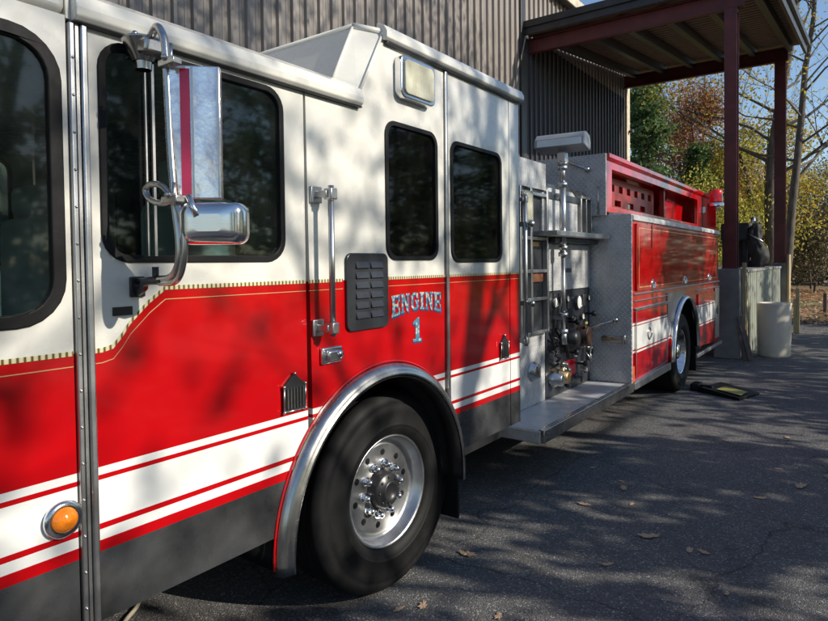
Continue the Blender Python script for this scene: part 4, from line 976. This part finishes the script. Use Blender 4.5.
for i, (x, y, s, lab) in enumerate(special):
    o = bpy.data.objects.new('fallen_leaf', LMs[i % 5]); C.objects.link(o); o.location = (x, y, .001); o.scale = (s, s, s * 1.1); o.rotation_euler = (0, 0, i * 1.9)
    meta(o, lab, 'leaf', 'dry leaves fallen on the asphalt')
rng = random.Random(21)
LG = 'dry leaves fallen on the asphalt'
for i in range(230):
    x = rng.uniform(-.6, 5.5); y = 2.2 + 16.5 * rng.random() ** .8
    if i < 4: x, y = ((.0, 2.42), (.35, 4.86), (.05, 5.05), (1.32, 5.86))[i]
    if -2.6 < x < -.1: continue
    o = bpy.data.objects.new('fallen_leaf', LMs[rng.randrange(5)]); C.objects.link(o); o.location = (x, y, .001); s = rng.uniform(.03, .085); o.scale = (s, s, s); o.rotation_euler = (0, 0, rng.uniform(0, 6.3))
    meta(o, 'small dry brown leaf lying among others on the asphalt', 'leaf', LG)
# leaf litter beyond the lot
def quads(name, pos, size, mat, rng, parent=None, flat=False, **kw):
    pos = np.asarray(pos); n = len(pos)
    a = rng.normal(size=(n, 3)); a[:, 2] *= (.15 if flat else 1.); a /= np.linalg.norm(a, axis=1)[:, None]
    b = rng.normal(size=(n, 3)); b[:, 2] *= (.15 if flat else 1.); b -= (a * b).sum(1)[:, None] * a; b /= np.linalg.norm(b, axis=1)[:, None]
    s = (size * rng.uniform(.6, 1.3, n))[:, None]
    mid = np.cross(a, b) * s * .18
    v = np.stack([pos - a * s, pos + b * s * .55 + mid, pos + a * s, pos - b * s * .55 - mid], 1).reshape(-1, 3)
    me = bpy.data.meshes.new(name); idx = np.arange(n * 4).reshape(-1, 4)
    me.vertices.add(n * 4); me.vertices.foreach_set('co', v.astype(np.float32).ravel()); me.loops.add(n * 4); me.loops.foreach_set('vertex_index', idx.ravel().astype(np.int32))
    me.polygons.add(n); me.polygons.foreach_set('loop_start', (np.arange(n) * 4).astype(np.int32)); me.polygons.foreach_set('loop_total', np.full(n, 4, np.int32)); me.update(calc_edges=True); me.validate()
    me.materials.append(M[mat]); o = bpy.data.objects.new(name, me); C.objects.link(o)
    if parent: o.parent = parent
    return meta(o, **kw)
nr = np.random.default_rng(5)
p = np.stack([nr.uniform(-5, 6, 9000), 19.3 + 22 * nr.random(9000) ** 1.3, nr.uniform(.0, .05, 9000)], 1)
quads('leaf_litter', p, .07, 'ldry', nr, flat=True, label='carpet of fallen brown leaves beyond the lot edge', cat='leaf litter', kind='stuff')
p = np.stack([nr.uniform(-.3, 6, 700), 11 + 8.5 * nr.random(700) ** .6, nr.uniform(.004, .012, 700)], 1)
quads('leaf_bits', p, .02, 'ldry', nr, flat=True, label='tiny crumbs of dry leaf scattered over the far asphalt', cat='leaf litter', kind='stuff')

# ------------------------------------------------------------------ trees
def skeleton(rng, h, lean=(0, 0), spread=.35, first=.35, nl=14, r0=.18, levels=2, up=.55):
    segs = []; tips = []
    def limb(p, d, L, r, lev, n=5):
        pts = [Vector(p)]; rs = [r]; d = Vector(d).normalized()
        for i in range(n):
            d = (d + Vector((rng.uniform(-1, 1), rng.uniform(-1, 1), rng.uniform(-.6, .9))) * (.09 if lev == 0 else .36)).normalized()
            pts.append(pts[-1] + d * L / n); rs.append(r * (1 - .8 * (i + 1) / n) if lev else r * (1 - .72 * (i + 1) / n))
        segs.append((pts, rs, lev))
        if lev >= levels:
            tips.extend(pts[1:]); return pts, rs
        k = nl if lev == 0 else (6 if lev == 1 else 4)
        for j in range(k):
            f = first + (1 - first) * (j + rng.random() * .7) / k if lev == 0 else .25 + .75 * rng.random()
            x = min(f, .999) * n; i0 = int(x); q = pts[i0].lerp(pts[i0 + 1], x - i0); rr = rs[i0] * (1 - (x - i0)) + rs[i0 + 1] * (x - i0)
            a = rng.uniform(0, 2 * PI); dd = Vector((math.cos(a), math.sin(a), up + rng.uniform(-.3, .3)))
            if lev: dd = (dd + (pts[-1] - pts[0]).normalized() * .9)
            LL = (h * spread * (1.1 - .7 * (f - first) / (1 - first)) if lev == 0 else L * rng.uniform(.35, .6))
            limb(q, dd, LL, max(.006, rr * (.40 if lev == 0 else .5)), lev + 1, 4)
        if lev: tips.append(pts[-1])
        return pts, rs
    limb((0, 0, 0), (lean[0], lean[1], 1), h, r0, 0, 8)
    return segs, tips
def tree(name, label, loc, h, seed, leaf, nleaf, lsize, bk='bark', group=None, cat='tree', jit=.45, **kw):
    rng = random.Random(seed); nr = np.random.default_rng(seed)
    t = thing(name, label, cat, loc, group)
    segs, tips = skeleton(rng, h, **kw)
    mb = MB(); 
    for pts, rs, lev in segs: mb.tube(pts, rs, (9, 5, 3, 3)[min(lev, 3)], caps=False)
    me = bpy.data.meshes.new('trunk'); mb.b.to_mesh(me); mb.b.free(); me.materials.append(M[bk]); o = bpy.data.objects.new('trunk', me); C.objects.link(o); o.parent = t
    if nleaf:
        tp = np.array([tuple(v) for v in tips]); k = nr.integers(0, len(tp), nleaf)
        # leaves gather in clumps around the twig ends
        p = tp[k] + nr.normal(size=(nleaf, 3)) * jit
        p = p[p[:, 2] > .15]
        quads('crown', p, lsize, leaf, nr, parent=t)
    return t
def conifer(name, label, loc, h, seed, leaf, n, lsize, rad, group=None, low=.06, clump=60, full=False):
    rng = random.Random(seed); nr = np.random.default_rng(seed); t = thing(name, label, 'tree', loc, group)
    mb = MB(); mb.tube([(0, 0, 0), (.05, .03, h * .5), (0, 0, h * .97)], [rad * .07, rad * .045, .02], 8, caps=False)
    cl = []
    for i in range(int(clump)):
        f = low + (1 - low) * rng.random() ** .85; a = rng.uniform(0, 2 * PI); rr = rad * ((1 - f) ** .7 if not full else (1 - f ** 4 * .8)) * rng.uniform(.35, 1.1)
        e = Vector((math.cos(a) * rr, math.sin(a) * rr, h * f + .1 * rr)); mb.tube([(0, 0, h * f - rr * .12), e * .6 + Vector((0, 0, h * f * .4)), e], [.04, .025, .01], 4, caps=False); cl.append((e, rr))
    me = bpy.data.meshes.new('trunk'); mb.b.to_mesh(me); mb.b.free(); me.materials.append(M['bark']); o = bpy.data.objects.new('trunk', me); C.objects.link(o); o.parent = t
    k = nr.integers(0, len(cl), n); base = np.array([tuple(c[0]) for c in cl])[k]; f = nr.uniform(.35, 1.08, n)[:, None]
    p = base.copy(); p[:, :2] *= f; p += nr.normal(size=(n, 3)) * np.array([.32, .32, .2]) * (rad / 2.6)
    quads('crown', p[p[:, 2] > .1], lsize, leaf, nr, parent=t); return t

# behind the canopy
G1 = 'trees behind the canopy'
conifer('evergreen_tree', 'tall green evergreen rising beside the building corner', (-6.75, 31, 0), 13.2, 1, 'lgreen', 14000, .11, 2.5, G1, clump=110)
conifer('evergreen_tree', 'shorter green evergreen low behind the red hosebed', (-4.7, 33, 0), 7.2, 2, 'lgreen', 8000, .11, 1.9, G1, clump=80)
tree('gold_leaf_tree', 'full golden leaved tree behind the far maroon post', (-1.9, 38, 0), 8.6, 31, 'lyellow', 9000, .075, group=G1, r0=.10, first=.18, levels=3, jit=.4)
tree('gold_leaf_tree', 'low golden tree beyond the near maroon post, left of it', (-3.9, 38.5, 0), 7.2, 32, 'lyellow', 7000, .075, group=G1, r0=.09, first=.15, levels=3, jit=.4)
conifer('evergreen_tree', 'broad green evergreen mostly hidden behind the building corner', (-9.6, 35, 0), 14, 3, 'lgreen', 9000, .14, 3., G1, clump=90)
tree('yellow_green_tree', 'yellow green bush low between the evergreens and the near maroon post', (-3.35, 30, 0), 4.8, 11, 'lyg', 4500, .075, group=G1, r0=.07, first=.15)
tree('yellow_green_tree', 'yellow green tree filling the gap between the two maroon posts', (-2.7, 34, 0), 7.0, 12, 'lyg', 5500, .08, group=G1, r0=.10, first=.15, levels=3)
tree('rust_tree', 'rust orange leaved tree left of the near maroon post', (-4.6, 35.5, 0), 9.4, 13, 'lorange', 12000, .075, group=G1, r0=.12, first=.25, levels=3, jit=.35)
tree('rust_tree', 'second rust orange tree set back beside the evergreens', (-6.6, 40, 0), 11.0, 14, 'lorange', 9000, .08, group=G1, r0=.14, first=.3, levels=3, jit=.35)
tree('pale_trunk_tree', 'tall bare tree with thick pale trunk between the maroon posts', (-1.6, 33, 0), 18, 15, 'lyg', 500, .08, 'barkpale', G1, r0=.30, first=.22, lean=(-.045, 0), nl=16, levels=3)
tree('pale_trunk_tree', 'slimmer bare pale tree leaning left between the maroon posts', (-1.9, 34.5, 0), 15, 16, 'lyg', 250, .08, 'barkpale', G1, r0=.16, first=.3, lean=(-.10, 0), nl=14, levels=3)
tree('golden_tree', 'tree with golden leaves and a trunk leaning right, at the right edge', (-.72, 29, 0), 15, 17, 'lyellow', 7500, .07, 'bark', G1, r0=.19, first=.33, lean=(.10, 0), nl=16, levels=3, jit=.35)
tree('bare_tree', 'thin bare grey tree behind the rust tree', (-5.6, 44, 0), 14, 18, 'lyg', 200, .08, 'bark', G1, r0=.16, first=.3, nl=18, levels=3)
G2 = 'brush at the edge of the wood'
sp = [(-3.9, 39, 5.2), (-2.7, 41, 6.0), (-1.5, 40, 5.0), (-.5, 42.5, 6.4), (.5, 40, 5.6), (1.6, 42, 6.2), (-.1, 38, 3.6), (-2.1, 37.5, 3.4), (2.8, 40, 6.), (-5.4, 41, 5.)]
wh = ['left of the near post', 'between the posts, tallest', 'behind the far post', 'right of the far post, set back', 'at the right edge, leafy', 'just past the right edge', 'low in front at the right', 'low between the posts', 'beyond the right edge', 'behind the rust tree']
for i, (x, y, h) in enumerate(sp):
    tree('brush_tree', 'scrubby dull green brush tree ' + wh[i], (x, y, 0), h, 40 + i, 'lbrush', 6500, .06, 'barkpale' if i % 2 else 'bark', G2, r0=.07, first=.08, spread=.42, nl=16, jit=.5, levels=3)
# far wood as one mass
p = []
nr = np.random.default_rng(9)
n = 26000
xx = nr.uniform(-34, 34, n); hh = 5.2 + 1.6 * np.sin(xx * .9) + 1.1 * np.sin(xx * 2.3 + 1); zz = hh * nr.random(n) ** .8; yy = 52 + nr.normal(size=n) * 1.6
quads('far_wood', np.stack([xx, yy, zz], 1), .26, 'lbrush', nr, label='dark far wood closing the view behind the brush trees', cat='wood', kind='stuff')

# trees on the sunny side of the lot, right of the view; they shade and dapple the truck
G3 = 'trees along the sunny side of the lot'
row = [(9.4, -7.6, 5.6), (9.8, -3.4, 5.4), (9.4, .4, 4.9), (9.8, 3.7, 5.3), (9.5, 6.7, 5.9), (10.2, 10.7, 7.9), (9.6, 13.6, 7.7), (9.9, 17.2, 6.2), (10, 21.5, 6.)]
wd = ['nearest the camera end', 'second in the row', 'opposite the cab', 'opposite the front wheel', 'opposite the pump panel', 'opposite the rear wheel', 'opposite the canopy', 'past the canopy', 'last in the row']
for i, (x, y, h) in enumerate(row):
    conifer('hedge_evergreen', 'dense evergreen across the lot, ' + wd[i], (x, y, 0), h, 70 + i, 'lgreen', 6200, .095, 2.0, G3, low=.02, clump=95, full=True)
tl = [(12.0, -4.5, 12.5, 600), (11.6, .6, 12, 520), (11.4, 4.9, 13, 1500), (12.2, 9.2, 14, 2000), (11.5, 13.5, 13.5, 1500), (12.6, 19, 12.5, 800)]
for i, (x, y, h, nl_) in enumerate(tl):
    tree('bare_oak', 'tall thinly leaved oak behind the evergreens across the lot, ' + wd[i], (x, y, 0), h, 90 + i, 'lorange', nl_ * 3, .06, 'bark', G3, r0=.17, first=.35, nl=18, levels=3, spread=.33, jit=.3)

for i, (x, y, h, nl_, lab) in enumerate(((7.4, 5.6, 12.0, 2600, 'slender oak standing nearest the truck, opposite the crew door'), (7.8, 10.6, 11.5, 2200, 'slender oak standing nearest the truck, opposite the rear body'), (7.2, .2, 11.5, 900, 'slender oak standing nearest the truck, opposite the cab front'))):
    tree('slender_oak', lab, (x, y, 0), h, 130 + i, 'lorange', nl_, .05, 'bark', G3, r0=.10, first=.45, nl=16, levels=3, spread=.26, jit=.22)

# ------------------------------------------------------------------ light, world, camera
EL, AZ = R(27), R(12)      # sun height; turned from +X toward +Y
sv = Vector((math.cos(EL) * math.cos(AZ), math.cos(EL) * math.sin(AZ), math.sin(EL)))
sun = bpy.data.lights.new('sun', 'SUN'); sun.energy = 5.; sun.angle = R(.42); sun.color = (1, .93, .80)
so = bpy.data.objects.new('sun', sun); C.objects.link(so); so.rotation_euler = (-sv).to_track_quat('-Z', 'Y').to_euler(); so.location = (30, 5, 20)
w = bpy.data.worlds.new('World'); scene.world = w; w.use_nodes = True
nt = w.node_tree; bg = nt.nodes['Background']; sky = nt.nodes.new('ShaderNodeTexSky'); sky.sky_type = 'NISHITA'; sky.sun_disc = False
sky.sun_elevation = EL; sky.sun_rotation = R(90) - AZ; sky.altitude = 100; sky.air_density = 1.; sky.dust_density = .3; sky.ozone_density = 2.2
nt.links.new(sky.outputs[0], bg.inputs[0]); bg.inputs[1].default_value = .15

cam = bpy.data.cameras.new('camera'); co = bpy.data.objects.new('camera', cam); C.objects.link(co); scene.camera = co
yaw, p, r = R(35.85), R(1.5), .012
fw0 = Vector((-math.sin(yaw), math.cos(yaw), 0)); rt = Vector((math.cos(yaw), math.sin(yaw), 0)); up = Vector((0, 0, 1))
fw = fw0 * math.cos(p) - up * math.sin(p); u2 = up * math.cos(p) + fw0 * math.sin(p)
Rv = (rt * math.cos(r) - u2 * math.sin(r)); U = (u2 * math.cos(r) + rt * math.sin(r))
mat = Matrix((( Rv.x, U.x, -fw.x, 1.87), (Rv.y, U.y, -fw.y, 0), (Rv.z, U.z, -fw.z, 1.73), (0, 0, 0, 1)))
co.matrix_world = mat
cam.sensor_width = 36; cam.lens = 620 / 828 * 36; cam.shift_y = -30.5 / 828; cam.clip_end = 1500; cam.clip_start = .05
scene.view_settings.view_transform = 'Standard'; scene.view_settings.look = 'None'; scene.view_settings.exposure = .12; scene.view_settings.gamma = 1
scene.render.engine = 'CYCLES'
scene.cycles.max_bounces = 8; scene.cycles.transparent_max_bounces = 12
